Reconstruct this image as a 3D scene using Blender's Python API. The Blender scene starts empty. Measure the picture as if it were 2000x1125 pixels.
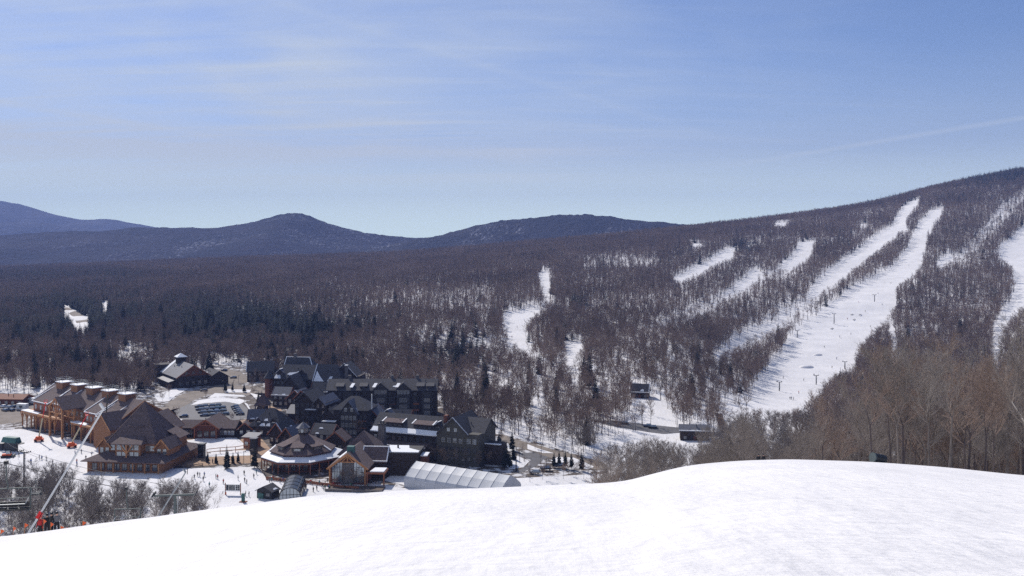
import bpy, math, random
import numpy as np
from mathutils import Vector, Matrix
R = math.radians
SC = bpy.context.scene
COL = SC.collection
F = 1804.0          # focal length of the lens in photograph pixels
CAMZ, HZ = 90.0, 470.0

# ------------------------------------------------------------------ helpers
def tag(o, label=None, cat=None, group=None, kind=None):
    if label: o['label'] = label
    if cat: o['category'] = cat
    if group: o['group'] = group
    if kind: o['kind'] = kind
    return o

def empty(name, loc=(0, 0, 0), rz=0.0, label=None, cat=None, group=None):
    o = bpy.data.objects.new(name, None)
    o.empty_display_size = 0.5
    o.location = loc
    o.rotation_euler = (0, 0, rz)
    COL.objects.link(o)
    return tag(o, label, cat, group)

class MB:
    """collects polygons and links them as ONE mesh object"""
    def __init__(s): s.v = []; s.f = []; s.m = []
    def add(s, vs, fs, mi=0):
        n = len(s.v); s.v.extend([tuple(p) for p in vs])
        s.f.extend([tuple(n + i for i in f) for f in fs]); s.m.extend([mi] * len(fs))
        return s
    def box(s, x0, x1, y0, y1, z0, z1, mi=0):
        vs = [(x0, y0, z0), (x1, y0, z0), (x1, y1, z0), (x0, y1, z0), (x0, y0, z1), (x1, y0, z1), (x1, y1, z1), (x0, y1, z1)]
        return s.add(vs, [(0, 3, 2, 1), (4, 5, 6, 7), (0, 1, 5, 4), (1, 2, 6, 5), (2, 3, 7, 6), (3, 0, 4, 7)], mi)
    def hexa(s, b, t, mi=0):
        n = len(b)
        fs = [tuple(range(n - 1, -1, -1)), tuple(range(n, 2 * n))]
        fs += [(i, (i + 1) % n, n + (i + 1) % n, n + i) for i in range(n)]
        return s.add(list(b) + list(t), fs, mi)
    def prism(s, poly, z0, z1, mi=0):
        return s.hexa([(x, y, z0) for x, y in poly], [(x, y, z1) for x, y in poly], mi)
    def bar(s, a, b, w, h=None, n=4, mi=0, w2=None):
        a = Vector(a); b = Vector(b); d = b - a
        if d.length < 1e-6: return s
        d.normalize()
        up = Vector((0, 0, 1)) if abs(d.z) < .95 else Vector((0, 1, 0))
        x = d.cross(up).normalized(); y = x.cross(d)
        h = w if h is None else h; k = 1 if w2 is None else w2 / w
        ra, rb = [], []
        for i in range(n):
            t = 2 * math.pi * (i + .5) / n
            q = 1 / math.cos(math.pi / n) if n == 4 else 1
            o = x * (math.cos(t) * w / 2 * q) + y * (math.sin(t) * h / 2 * q)
            ra.append(a + o); rb.append(b + o * k)
        return s.hexa(ra, rb, mi)
    def tube(s, pts, r, n=6, mi=0):
        for p, q in zip(pts, pts[1:]): s.bar(p, q, 2 * r, n=n, mi=mi)
        return s
    def cyl(s, c, r, z0, z1, n=12, r2=None, mi=0):
        r2 = r if r2 is None else r2
        A = [2 * math.pi * i / n for i in range(n)]
        return s.hexa([(c[0] + r * math.cos(a), c[1] + r * math.sin(a), z0) for a in A],
                      [(c[0] + r2 * math.cos(a), c[1] + r2 * math.sin(a), z1) for a in A], mi)
    def sheet(s, poly, th, mi=0):
        """a 3-D polygon given vertical thickness th downwards"""
        p = [Vector(q) for q in poly]
        nz = sum((p[i].x - p[i - 1].x) * (p[i].y + p[i - 1].y) for i in range(len(p)))
        if nz > 0: p.reverse()
        return s.hexa([q - Vector((0, 0, th)) for q in p], p, mi)
    def mesh(s, name, mats):
        me = bpy.data.meshes.new(name)
        me.from_pydata(s.v, [], s.f)
        mats = mats if isinstance(mats, (list, tuple)) else [mats]
        for m in mats: me.materials.append(m)
        if len(mats) > 1: me.polygons.foreach_set('material_index', s.m)
        me.update()
        return me
    def build(s, name, mats, parent=None, label=None, cat=None, group=None, kind=None, loc=None, rz=0, smooth=False):
        me = s.mesh(name, mats)
        if smooth: me.polygons.foreach_set('use_smooth', [True] * len(me.polygons))
        return put(name, me, parent, label, cat, group, kind, loc, rz)

def put(name, me, parent=None, label=None, cat=None, group=None, kind=None, loc=None, rz=0):
    o = bpy.data.objects.new(name, me)
    COL.objects.link(o)
    if parent is not None: o.parent = parent
    if loc is not None: o.location = loc
    if rz: o.rotation_euler = (0, 0, rz)
    return tag(o, label, cat, group, kind)

CHILDREN = {}
def copy_tree(o, parent=None):
    c = o.copy(); COL.objects.link(c); c.parent = parent
    for ch in list(o.children): copy_tree(ch, c)
    return c

# ------------------------------------------------------------------ materials
def mat(name, col, rough=.8, metal=0.0, var=.25, scale=.6, stretch=None, bump=0.0, col2=None, fac=None, spec=.3, detail=4):
    m = bpy.data.materials.new(name); m.use_nodes = True
    nt = m.node_tree; N = nt.nodes; L = nt.links
    b = N['Principled BSDF']
    b.inputs['Roughness'].default_value = rough
    b.inputs['Metallic'].default_value = metal
    b.inputs['Specular IOR Level'].default_value = spec
    tc = N.new('ShaderNodeTexCoord'); mp = N.new('ShaderNodeMapping')
    L.new(tc.outputs['Object'], mp.inputs['Vector'])
    if stretch: mp.inputs['Scale'].default_value = stretch
    nz = N.new('ShaderNodeTexNoise'); nz.inputs['Scale'].default_value = scale
    nz.inputs['Detail'].default_value = detail; nz.inputs['Roughness'].default_value = .65
    L.new(mp.outputs[0], nz.inputs['Vector'])
    rp = N.new('ShaderNodeValToRGB')
    c1 = col2 if col2 else tuple(min(1, c * (1 + var)) for c in col)
    c0 = col if col2 else tuple(c * (1 - var) for c in col)
    lo, hi = fac if fac else (.3, .7)
    rp.color_ramp.elements[0].position = lo; rp.color_ramp.elements[0].color = (*c0, 1)
    rp.color_ramp.elements[1].position = hi; rp.color_ramp.elements[1].color = (*c1, 1)
    L.new(nz.outputs['Fac'], rp.inputs[0]); L.new(rp.outputs[0], b.inputs['Base Color'])
    if bump:
        bp = N.new('ShaderNodeBump'); bp.inputs['Strength'].default_value = bump; bp.inputs['Distance'].default_value = .1
        L.new(nz.outputs['Fac'], bp.inputs['Height']); L.new(bp.outputs[0], b.inputs['Normal'])
    return m

def mat_stripes(name, col, gap, freq, axis=2, rough=.8, var=.3):
    """boards, battens, shingle courses: fine procedural bands along one object axis"""
    m = mat(name, col, rough, var=var, scale=1.5, stretch=(1, 1, 1))
    nt = m.node_tree; N = nt.nodes; L = nt.links; b = N['Principled BSDF']
    w = N.new('ShaderNodeTexWave'); w.wave_type = 'BANDS'; w.bands_direction = 'XYZ'[axis]
    w.inputs['Scale'].default_value = freq; w.inputs['Distortion'].default_value = .6; w.inputs['Detail'].default_value = 1
    tc = [n for n in N if n.bl_idname == 'ShaderNodeTexCoord'][0]
    L.new(tc.outputs['Object'], w.inputs['Vector'])
    mx = N.new('ShaderNodeMix'); mx.data_type = 'RGBA'
    src = b.inputs['Base Color'].links[0].from_socket
    rr = N.new('ShaderNodeValToRGB'); rr.color_ramp.elements[0].position = .0; rr.color_ramp.elements[1].position = .35
    L.new(w.outputs['Fac'], rr.inputs[0]); L.new(rr.outputs[0], mx.inputs[0])
    mx.inputs[6].default_value = (*gap, 1); L.new(src, mx.inputs[7]); L.new(mx.outputs[2], b.inputs['Base Color'])
    return m

def snow_material(name, tracks=True):
    m = bpy.data.materials.new(name); m.use_nodes = True
    nt = m.node_tree; N = nt.nodes; L = nt.links; b = N['Principled BSDF']
    b.inputs['Roughness'].default_value = .7; b.inputs['Specular IOR Level'].default_value = .06
    tc = N.new('ShaderNodeTexCoord')
    def noise(scale, det, st=(1, 1, 1)):
        mp = N.new('ShaderNodeMapping'); mp.inputs['Scale'].default_value = st
        L.new(tc.outputs['Object'], mp.inputs['Vector'])
        n = N.new('ShaderNodeTexNoise'); n.inputs['Scale'].default_value = scale; n.inputs['Detail'].default_value = det
        n.inputs['Roughness'].default_value = .6
        L.new(mp.outputs[0], n.inputs['Vector']); return n
    a = noise(.05, 6); rp = N.new('ShaderNodeValToRGB')
    rp.color_ramp.elements[0].position = .3; rp.color_ramp.elements[0].color = (.69, .68, .685, 1)
    rp.color_ramp.elements[1].position = .65; rp.color_ramp.elements[1].color = (.82, .80, .795, 1)
    L.new(a.outputs['Fac'], rp.inputs[0]); L.new(rp.outputs[0], b.inputs['Base Color'])
    n1 = noise(2.2, 8); n2 = noise(.35, 4, (1, .25, 1)); n3 = noise(9, 3)
    def mul(n, k):
        q = N.new('ShaderNodeMath'); q.operation = 'MULTIPLY'; q.inputs[1].default_value = k; L.new(n.outputs['Fac'], q.inputs[0]); return q
    ad = N.new('ShaderNodeMath'); L.new(mul(n1, .07).outputs[0], ad.inputs[0]); L.new(mul(n2, .40).outputs[0], ad.inputs[1])
    ad2 = N.new('ShaderNodeMath'); L.new(ad.outputs[0], ad2.inputs[0]); L.new(mul(n3, .010).outputs[0], ad2.inputs[1])
    n4 = noise(1.3, 5, (.16, 1.6, 1)); n5 = noise(.9, 6, (1.5, .12, 1))
    ad3 = N.new('ShaderNodeMath'); L.new(ad2.outputs[0], ad3.inputs[0]); L.new(mul(n4, .10).outputs[0], ad3.inputs[1])
    ad4 = N.new('ShaderNodeMath'); L.new(ad3.outputs[0], ad4.inputs[0]); L.new(mul(n5, .08).outputs[0], ad4.inputs[1]); ad2 = ad4
    mp = N.new('ShaderNodeMapping'); mp.inputs['Rotation'].default_value = (0, 0, R(62)); L.new(tc.outputs['Object'], mp.inputs['Vector'])
    wv = N.new('ShaderNodeTexWave'); wv.inputs['Scale'].default_value = .11; wv.inputs['Distortion'].default_value = 9; wv.inputs['Detail'].default_value = 2; wv.inputs['Detail Scale'].default_value = .35
    L.new(mp.outputs[0], wv.inputs['Vector'])
    pw = N.new('ShaderNodeMath'); pw.operation = 'POWER'; pw.inputs[1].default_value = 14; L.new(wv.outputs['Fac'], pw.inputs[0])     # ski tracks
    pk_ = N.new('ShaderNodeMath'); pk_.operation = 'MULTIPLY_ADD'; pk_.inputs[1].default_value = -.018; L.new(pw.outputs[0], pk_.inputs[0]); L.new(ad2.outputs[0], pk_.inputs[2]); ad2 = pk_
    bp = N.new('ShaderNodeBump'); bp.inputs['Strength'].default_value = .8; bp.inputs['Distance'].default_value = 1.0
    L.new(ad2.outputs[0], bp.inputs['Height']); L.new(bp.outputs[0], b.inputs['Normal'])
    return m

M = {}
M['snow'] = snow_material('groomed snow')
M['roofsnow'] = mat('roof snow', (.80, .81, .84), .6, var=.06, scale=.8, bump=.3)
M['bark'] = mat('grey brown bark', (.085, .066, .064), .9, var=.45, scale=3, stretch=(1, 1, .3))
M['twig'] = mat('bare twigs', (.150, .100, .118), .9, var=.4, scale=.35)
M['twig_warm'] = mat('olive brown twigs', (.20, .150, .125), .9, var=.4, scale=.35)
M['bark_warm'] = mat('brown bark', (.15, .125, .11), .9, var=.45, scale=3, stretch=(1, 1, .3))
def twig_mat(name, a, b, c):
    """bark whose tone differs from tree to tree and from stand to stand"""
    m = bpy.data.materials.new(name); m.use_nodes = True; nt = m.node_tree; N = nt.nodes; L = nt.links; p = N['Principled BSDF']
    p.inputs['Roughness'].default_value = .9; p.inputs['Specular IOR Level'].default_value = .1
    oi = N.new('ShaderNodeObjectInfo'); rp = N.new('ShaderNodeValToRGB'); rp.color_ramp.interpolation = 'LINEAR'
    e = rp.color_ramp.elements; e[0].color = (*a, 1); e[1].color = (*c, 1); q = e.new(.5); q.color = (*b, 1)
    nz = N.new('ShaderNodeTexNoise'); nz.inputs['Scale'].default_value = .012; nz.inputs['Detail'].default_value = 3; L.new(oi.outputs['Location'], nz.inputs['Vector'])
    m1 = N.new('ShaderNodeMath'); m1.operation = 'MULTIPLY_ADD'; m1.inputs[1].default_value = 1.5; m1.inputs[2].default_value = -.6; L.new(nz.outputs['Fac'], m1.inputs[0])
    m2 = N.new('ShaderNodeMath'); m2.operation = 'MULTIPLY_ADD'; m2.inputs[1].default_value = .7; L.new(oi.outputs['Random'], m2.inputs[0]); L.new(m1.outputs[0], m2.inputs[2])
    L.new(m2.outputs[0], rp.inputs[0]); L.new(rp.outputs[0], p.inputs['Base Color']); return m
M['twig'] = twig_mat('bare twigs', (.140, .106, .090), (.235, .170, .138), (.32, .24, .195))
M['twig_warm'] = twig_mat('olive brown twigs', (.165, .142, .130), (.23, .195, .172), (.31, .27, .24))
M['birch'] = mat('white birch bark', (.62, .56, .48), .7, var=.2, scale=2)
M['needle'] = mat('dark conifer needles', (.017, .027, .024), .85, var=.5, scale=.8)
M['birchtwig'] = mat('pale birch twigs', (.22, .18, .15), .8, var=.3, scale=1)

# ------------------------------------------------------------------ terrain
_cu = [-1500, 0, 200, 400, 600, 800, 1000, 1180, 1220, 1260, 1330, 1440, 1540, 1700, 1850, 2000, 3500]
_cv = [1150, 1049, 1022, 996, 969, 957, 951, 943, 939, 927, 909, 899, 896, 901, 912, 928, 985]
_PROF = {
 -1500: [(60, 0), (700, 0), (1150, 5), (2500, 10), (3000, -20), (4200, -120)],
 0:    [(60, 0), (640, 0), (900, 3), (1150, 7), (1600, 10), (2300, 15), (2700, 0), (4200, -120)],
 500:  [(60, 0), (700, 0), (900, 9), (1200, 20), (1700, 33.5), (2300, 42), (2700, 20), (4200, -120)],
 800:  [(60, 0), (600, 0), (800, 15), (1100, 23), (1600, 41), (2200, 56), (2700, 20), (4200, -120)],
 1000: [(60, 0), (560, 0), (750, 2.7), (950, 16), (1250, 38), (1700, 62), (2200, 78), (2700, 45), (4200, -120)],
 1300: [(60, 0), (470, -2), (620, 4), (800, 10), (1000, 23.5), (1300, 46.8), (1650, 80), (2050, 110), (2700, 70), (4200, -80)],
 1500: [(60, 0), (430, 0), (600, -13), (700, -13), (850, -4), (1050, 20), (1350, 52.6), (1700, 94), (2100, 138), (2700, 100), (4200, 0)],
 1700: [(60, 0), (400, 0), (500, -11), (650, -15), (800, -7.6), (1000, 18), (1300, 54), (1650, 104), (2150, 172), (2800, 150), (4200, 60)],
 1850: [(60, 0), (400, 0), (520, -11), (650, -11), (800, -3), (1000, 23.5), (1300, 68), (1650, 131), (2200, 225), (2900, 200), (4200, 120)],
 2000: [(60, 0), (400, 0), (550, -6), (700, 0.8), (900, 20), (1200, 56.7), (1500, 113), (2300, 268), (3000, 270), (4200, 200)],
 2400: [(60, 10), (500, 10), (900, 45), (1300, 100), (2300, 320), (3000, 350), (4200, 300)],
 3500: [(60, 30), (500, 30), (900, 70), (1300, 130), (2300, 380), (3000, 420), (4200, 400)],
}
_pu = sorted(_PROF)
_YG = np.concatenate([np.linspace(40, 1000, 97), np.linspace(1025, 4300, 132)])
def _smooth(a, k):
    p = np.pad(a, (k, k), mode='edge'); w = np.hanning(2 * k + 3)[1:-1]; w /= w.sum()
    return np.convolve(p, w, 'valid')
_ZG = np.array([_smooth(np.interp(_YG, [p[0] for p in _PROF[u]], [p[1] for p in _PROF[u]]), 5) for u in _pu])
_UF = np.arange(-1500, 3501, 20.0)
_ZF = np.array([_smooth(np.interp(_UF, _pu, _ZG[:, j]), 5) for j in range(len(_YG))]).T     # [u, Y]

_CU = np.arange(-1500, 3501, 10.0); _CV = _smooth(np.interp(_CU, _cu, _cv), 5)
def ground(x, y):
    x = np.asarray(x, float); y = np.asarray(y, float)
    Y = np.maximum(y, 8.0)
    u = np.clip(1000 + F * x / Y, -1499, 3499)
    d = (np.interp(u, _CU, _CV) - HZ) / F
    t = np.clip((u - 1130) / 260, 0, 1); t = t * t * (3 - 2 * t)
    c = .001 * (1 - t) + .0004 * t; mn = .042 * (1 - t) + .033 * t
    near = CAMZ - 1.7 - (d - mn) * y - c * np.maximum(0, y - 30) ** 2
    yy = np.clip(Y, 40, 4299); iu = (u + 1500) / 20; i0 = np.clip(iu.astype(int), 0, len(_UF) - 2); fu = iu - i0
    j0 = np.clip(np.searchsorted(_YG, yy) - 1, 0, len(_YG) - 2); fy = (yy - _YG[j0]) / (_YG[j0 + 1] - _YG[j0])
    far = (_ZF[i0, j0] * (1 - fy) + _ZF[i0, j0 + 1] * fy) * (1 - fu) + (_ZF[i0 + 1, j0] * (1 - fy) + _ZF[i0 + 1, j0 + 1] * fy) * fu
    far = np.where(Y < 55, -40, far)
    k = 3.0
    h = np.clip(.5 + .5 * (near - far) / k, 0, 1)
    return far * (1 - h) + near * h + k * h * (1 - h) * np.where((h > 0) & (h < 1), 1, 0)

def gz(x, y): return float(ground(x, y))
def uv(x, y, z):
    return 1000 + F * x / y, HZ + F * (CAMZ - z) / y
def at(u, Y): return (u - 1000) * Y / F
_YR = np.concatenate([np.linspace(70, 600, 540), np.linspace(602, 2600, 900)])
def hit(u, v, y0=95):
    """the ground point that the ray through (u, v) of the photograph meets beyond the crest"""
    ys = _YR[_YR >= y0]; xs = (u - 1000) * ys / F; zr = CAMZ - (v - HZ) * ys / F
    b = np.nonzero(ground(xs, ys) >= zr)[0]
    i = b[0] if len(b) else len(ys) - 1
    return float(xs[i]), float(ys[i]), gz(xs[i], ys[i])
def P(u, v):
    """a point of the level village floor (z = 0)"""
    Y = CAMZ * F / (v - HZ)
    return ((u - 1000) * Y / F, Y)

def in_poly(px, py, poly):
    inside = np.zeros(np.shape(px), bool); n = len(poly)
    for i in range(n):
        x0, y0 = poly[i]; x1, y1 = poly[i - 1]
        if y0 == y1: continue
        c = ((y0 > py) != (y1 > py)) & (px < (x1 - x0) * (py - y0) / (y1 - y0) + x0)
        inside ^= c
    return inside

def grid_mesh(name, X, Yc, Z, m, kind='structure', smooth=True):
    nr, nc = X.shape
    me = bpy.data.meshes.new(name)
    vs = np.stack([X, Yc, Z], -1).reshape(-1, 3)
    i = np.arange(nr * nc).reshape(nr, nc)
    q = np.stack([i[:-1, :-1], i[:-1, 1:], i[1:, 1:], i[1:, :-1]], -1).reshape(-1, 4)
    me.vertices.add(len(vs)); me.vertices.foreach_set('co', vs.ravel())
    me.loops.add(q.size); me.loops.foreach_set('vertex_index', q.ravel())
    me.polygons.add(len(q)); me.polygons.foreach_set('loop_start', np.arange(len(q)) * 4)
    me.polygons.foreach_set('use_smooth', [smooth] * len(q))
    me.materials.append(m); me.update(calc_edges=True); me.validate()
    o = put(name, me); o['kind'] = kind
    return o

# the snow-covered land: one sheet from the skier's slope across the valley to the ridge
us = np.linspace(-1400, 3400, 320)
ys = np.concatenate([np.geomspace(8, 300, 240), np.geomspace(302, 4200, 330)])
U, Yg = np.meshgrid(us, ys)
X = (U - 1000) * Yg / F
rng = np.random.default_rng(3)
Z = ground(X, Yg)
# soft undulation away from the village floor
und = np.sin(X * .071 + .6 * np.sin(Yg * .043)) * np.sin(Yg * .057 + X * .017) * .9 + np.sin(X * .19 + Yg * .13) * .3
Z = Z + und * np.clip((Yg - 700) / 200, 0, 1) * np.where(Yg < 2400, 1, 0)
Z = Z + (np.sin(X * .55 + np.sin(Yg * .35)) * np.sin(Yg * .42 + .5 * X) * .035) * np.clip((70 - Yg) / 30, 0, 1)
grid_mesh('terrain', X, Yg, Z, M['snow'])
gx, gy = np.meshgrid(np.linspace(-60, 60, 61), np.linspace(-60, 8, 35))
grid_mesh('ground', gx, gy, ground(gx, gy), M['snow'])
HAZE = 0.000095
# ------------------------------------------------------------------ far hills
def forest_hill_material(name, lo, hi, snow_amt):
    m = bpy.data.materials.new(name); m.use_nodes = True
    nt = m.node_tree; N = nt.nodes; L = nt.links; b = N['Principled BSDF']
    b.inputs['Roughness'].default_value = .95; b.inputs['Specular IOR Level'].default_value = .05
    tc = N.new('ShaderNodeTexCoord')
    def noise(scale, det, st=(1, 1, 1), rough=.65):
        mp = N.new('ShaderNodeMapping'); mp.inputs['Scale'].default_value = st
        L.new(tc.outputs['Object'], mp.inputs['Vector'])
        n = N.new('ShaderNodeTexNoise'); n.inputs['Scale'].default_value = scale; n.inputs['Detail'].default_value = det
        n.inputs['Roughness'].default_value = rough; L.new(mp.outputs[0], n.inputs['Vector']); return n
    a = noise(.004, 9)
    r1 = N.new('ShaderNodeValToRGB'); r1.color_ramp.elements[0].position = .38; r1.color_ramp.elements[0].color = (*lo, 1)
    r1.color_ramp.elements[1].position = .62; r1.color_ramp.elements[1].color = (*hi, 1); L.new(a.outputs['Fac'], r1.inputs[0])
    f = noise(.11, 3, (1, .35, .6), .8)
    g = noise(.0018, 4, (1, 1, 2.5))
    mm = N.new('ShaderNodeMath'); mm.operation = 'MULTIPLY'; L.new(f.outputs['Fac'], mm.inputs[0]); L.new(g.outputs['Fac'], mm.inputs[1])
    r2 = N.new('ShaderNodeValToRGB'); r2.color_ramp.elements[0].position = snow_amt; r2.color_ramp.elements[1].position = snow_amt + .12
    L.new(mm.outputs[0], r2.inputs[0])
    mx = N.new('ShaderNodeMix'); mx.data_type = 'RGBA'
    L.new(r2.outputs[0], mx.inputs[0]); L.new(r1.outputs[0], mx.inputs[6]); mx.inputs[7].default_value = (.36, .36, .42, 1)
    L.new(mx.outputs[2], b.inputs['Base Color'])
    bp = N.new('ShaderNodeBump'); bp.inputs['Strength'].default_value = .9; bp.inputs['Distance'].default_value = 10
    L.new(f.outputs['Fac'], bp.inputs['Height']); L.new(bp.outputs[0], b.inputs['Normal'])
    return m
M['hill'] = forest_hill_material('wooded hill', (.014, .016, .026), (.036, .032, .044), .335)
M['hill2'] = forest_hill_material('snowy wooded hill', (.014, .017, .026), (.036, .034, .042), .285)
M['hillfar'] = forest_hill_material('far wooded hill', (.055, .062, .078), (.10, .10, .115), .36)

def vnoise(x, y, s):
    x = x / s; y = y / s; xi = np.floor(x); yi = np.floor(y); fx = x - xi; fy = y - yi
    fx = fx * fx * (3 - 2 * fx); fy = fy * fy * (3 - 2 * fy)
    h = lambda a, b: np.modf(np.abs(np.sin(a * 127.1 + b * 311.7) * 43758.5453))[0]
    return (h(xi, yi) * (1 - fx) + h(xi + 1, yi) * fx) * (1 - fy) + (h(xi, yi + 1) * (1 - fx) + h(xi + 1, yi + 1) * fx) * fy - .5

def hill(Y0, ridge, front, back, m, rough, z0=-130, nx=420, ny=130):
    """a wooded ridge: its crest line is given as (azimuth px, elevation px), it falls away on both sides"""
    ru = [p[0] for p in ridge]; rv = [p[1] for p in ridge]
    xs = np.linspace(at(ru[0], Y0), at(ru[-1], Y0), nx)
    crest = CAMZ - (_smooth(np.interp(xs, [at(u, Y0) for u in ru], rv), 4) - HZ) * Y0 / F
    ys = np.concatenate([np.linspace(Y0 - front, Y0, ny), np.linspace(Y0, Y0 + back, ny // 2)[1:]])
    X, Yc = np.meshgrid(xs, ys)
    C = np.broadcast_to(crest, X.shape)
    t = np.where(Yc < Y0, (Y0 - Yc) / front, (Yc - Y0) / back)
    s = (1 - t) ** 1.5 * (1 + .6 * t)
    Z = z0 + (C - z0) * s
    amp = (1 - np.abs(1 - 2 * np.clip(t, 0, 1)) ** 2)
    Z += vnoise(X, Yc, 420) * 90 * amp * rough + vnoise(X + 900, Yc, 160) * 36 * amp * rough
    Z += (vnoise(X, Yc, 30) * 4 + vnoise(X, Yc, 13) * 4) * np.clip(1 - t, 0, 1)
    return grid_mesh('hill', X, Yc, Z, m, smooth=False)
hill(3900, [(-1400, 450), (-600, 470), (-100, 468), (60, 455), (120, 452), (200, 452), (270, 444), (330, 445), (420, 445), (470, 438), (520, 428), (550, 418), (578, 413), (605, 420), (640, 437),
            (700, 452), (760, 461), (820, 465), (900, 470), (1100, 478), (1600, 520)], 1700, 900, M['hill'], .55)
hill(3300, [(700, 492), (800, 470), (860, 460), (920, 443), (980, 431), (1030, 427), (1060, 424), (1100, 419), (1150, 419), (1200, 424), (1250, 430), (1300, 434), (1400, 446), (1600, 470), (1900, 520)], 1000, 900, M['hill2'], .35)
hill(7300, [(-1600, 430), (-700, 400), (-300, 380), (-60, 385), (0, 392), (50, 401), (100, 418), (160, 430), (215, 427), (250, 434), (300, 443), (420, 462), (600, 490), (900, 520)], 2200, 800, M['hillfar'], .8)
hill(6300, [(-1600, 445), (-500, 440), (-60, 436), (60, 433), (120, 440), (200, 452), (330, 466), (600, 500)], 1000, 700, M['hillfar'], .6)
# valley floor that joins the hills, as far as the horizon
gx, gy = np.meshgrid(np.linspace(-9800, 8000, 40), np.linspace(4150, 8150, 20))
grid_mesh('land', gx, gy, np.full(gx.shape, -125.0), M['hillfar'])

# ------------------------------------------------------------------ sky, sun, air, camera
SUN_AZ, SUN_EL = R(-32), R(40)       # azimuth from +Y (view), negative = to the left
w = bpy.data.worlds.new('World'); SC.world = w; w.use_nodes = True
nt = w.node_tree; N = nt.nodes; L = nt.links
bg = N['Background']; bg.inputs['Strength'].default_value = .098
sky = N.new('ShaderNodeTexSky'); sky.sky_type = 'NISHITA'; sky.sun_disc = False
sky.sun_elevation = SUN_EL; sky.sun_rotation = SUN_AZ
sky.altitude = 600; sky.air_density = 1.0; sky.dust_density = .8; sky.ozone_density = 1.8
tc = N.new('ShaderNodeTexCoord')
sep = N.new('ShaderNodeSeparateXYZ'); L.new(tc.outputs['Generated'], sep.inputs[0])
def math_node(op, a, b=None, clamp=False):
    q = N.new('ShaderNodeMath'); q.operation = op; q.use_clamp = clamp
    for i, s in enumerate((a, b)):
        if s is None: continue
        if isinstance(s, (int, float)): q.inputs[i].default_value = s
        else: L.new(s, q.inputs[i])
    return q.outputs[0]
zc = math_node('MAXIMUM', sep.outputs['Z'], .0)
zc = math_node('ADD', zc, .12)
px = math_node('DIVIDE', sep.outputs['X'], zc); py = math_node('DIVIDE', sep.outputs['Y'], zc)
cmb = N.new('ShaderNodeCombineXYZ'); L.new(px, cmb.inputs[0]); L.new(py, cmb.inputs[1])
def cirrus(scale, st, rot, lo, hi, det=9, dist=.6, loc=(0, 0, 0)):
    mp = N.new('ShaderNodeMapping'); mp.inputs['Scale'].default_value = st; mp.inputs['Rotation'].default_value = (0, 0, R(rot)); mp.inputs['Location'].default_value = loc
    L.new(cmb.outputs[0], mp.inputs['Vector'])
    n = N.new('ShaderNodeTexNoise'); n.inputs['Scale'].default_value = scale; n.inputs['Detail'].default_value = det
    n.inputs['Roughness'].default_value = .58; n.inputs['Distortion'].default_value = dist
    L.new(mp.outputs[0], n.inputs['Vector'])
    mr = N.new('ShaderNodeMapRange'); mr.interpolation_type = 'SMOOTHSTEP'
    mr.inputs['From Min'].default_value = lo; mr.inputs['From Max'].default_value = hi
    L.new(n.outputs['Fac'], mr.inputs['Value']); return mr.outputs[0]
c1 = cirrus(.9, (.8, 3.2, 1), 10, .44, .78)
c2 = cirrus(2.4, (.35, 3.6, 1), -12, .46, .78, loc=(3, 1, 0))
c3 = cirrus(.55, (1, 1, 1), 0, .30, .72, det=5)
# the thin cirrus is denser on the sun's side of the sky
lr = N.new('ShaderNodeMapRange'); lr.interpolation_type = 'SMOOTHSTEP'
lr.inputs['From Min'].default_value = .52; lr.inputs['From Max'].default_value = -.35; lr.inputs['To Min'].default_value = .07; lr.inputs['To Max'].default_value = 1
L.new(sep.outputs['X'], lr.inputs['Value'])
ev = N.new('ShaderNodeMapRange'); ev.interpolation_type = 'SMOOTHSTEP'      # the wisps lie low in the sky, the veil above them
ev.inputs['From Min'].default_value = .22; ev.inputs['From Max'].default_value = .09; ev.inputs['To Min'].default_value = .30; ev.inputs['To Max'].default_value = 1
L.new(sep.outputs['Z'], ev.inputs['Value'])
s = math_node('ADD', math_node('MULTIPLY', c1, .60), math_node('MULTIPLY', c2, .60)); s = math_node('MULTIPLY', s, ev.outputs[0])
c4 = cirrus(1.5, (.7, 1.6, 1), 25, .32, .85, loc=(7, 2, 0))
s = math_node('ADD', s, math_node('MULTIPLY', c4, .50))
s = math_node('ADD', s, math_node('MULTIPLY', c3, .62))
s = math_node('MULTIPLY', s, lr.outputs[0], True)
hv = N.new('ShaderNodeMapRange'); hv.interpolation_type = 'SMOOTHSTEP'     # the thin veil thickens towards the horizon
hv.inputs['From Min'].default_value = .24; hv.inputs['From Max'].default_value = -.02; hv.inputs['To Max'].default_value = .62
L.new(sep.outputs['Z'], hv.inputs['Value']); s = math_node('MAXIMUM', s, hv.outputs[0]) if False else math_node('ADD', s, math_node('MULTIPLY', hv.outputs[0], math_node('SUBTRACT', 1, s)))
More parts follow.
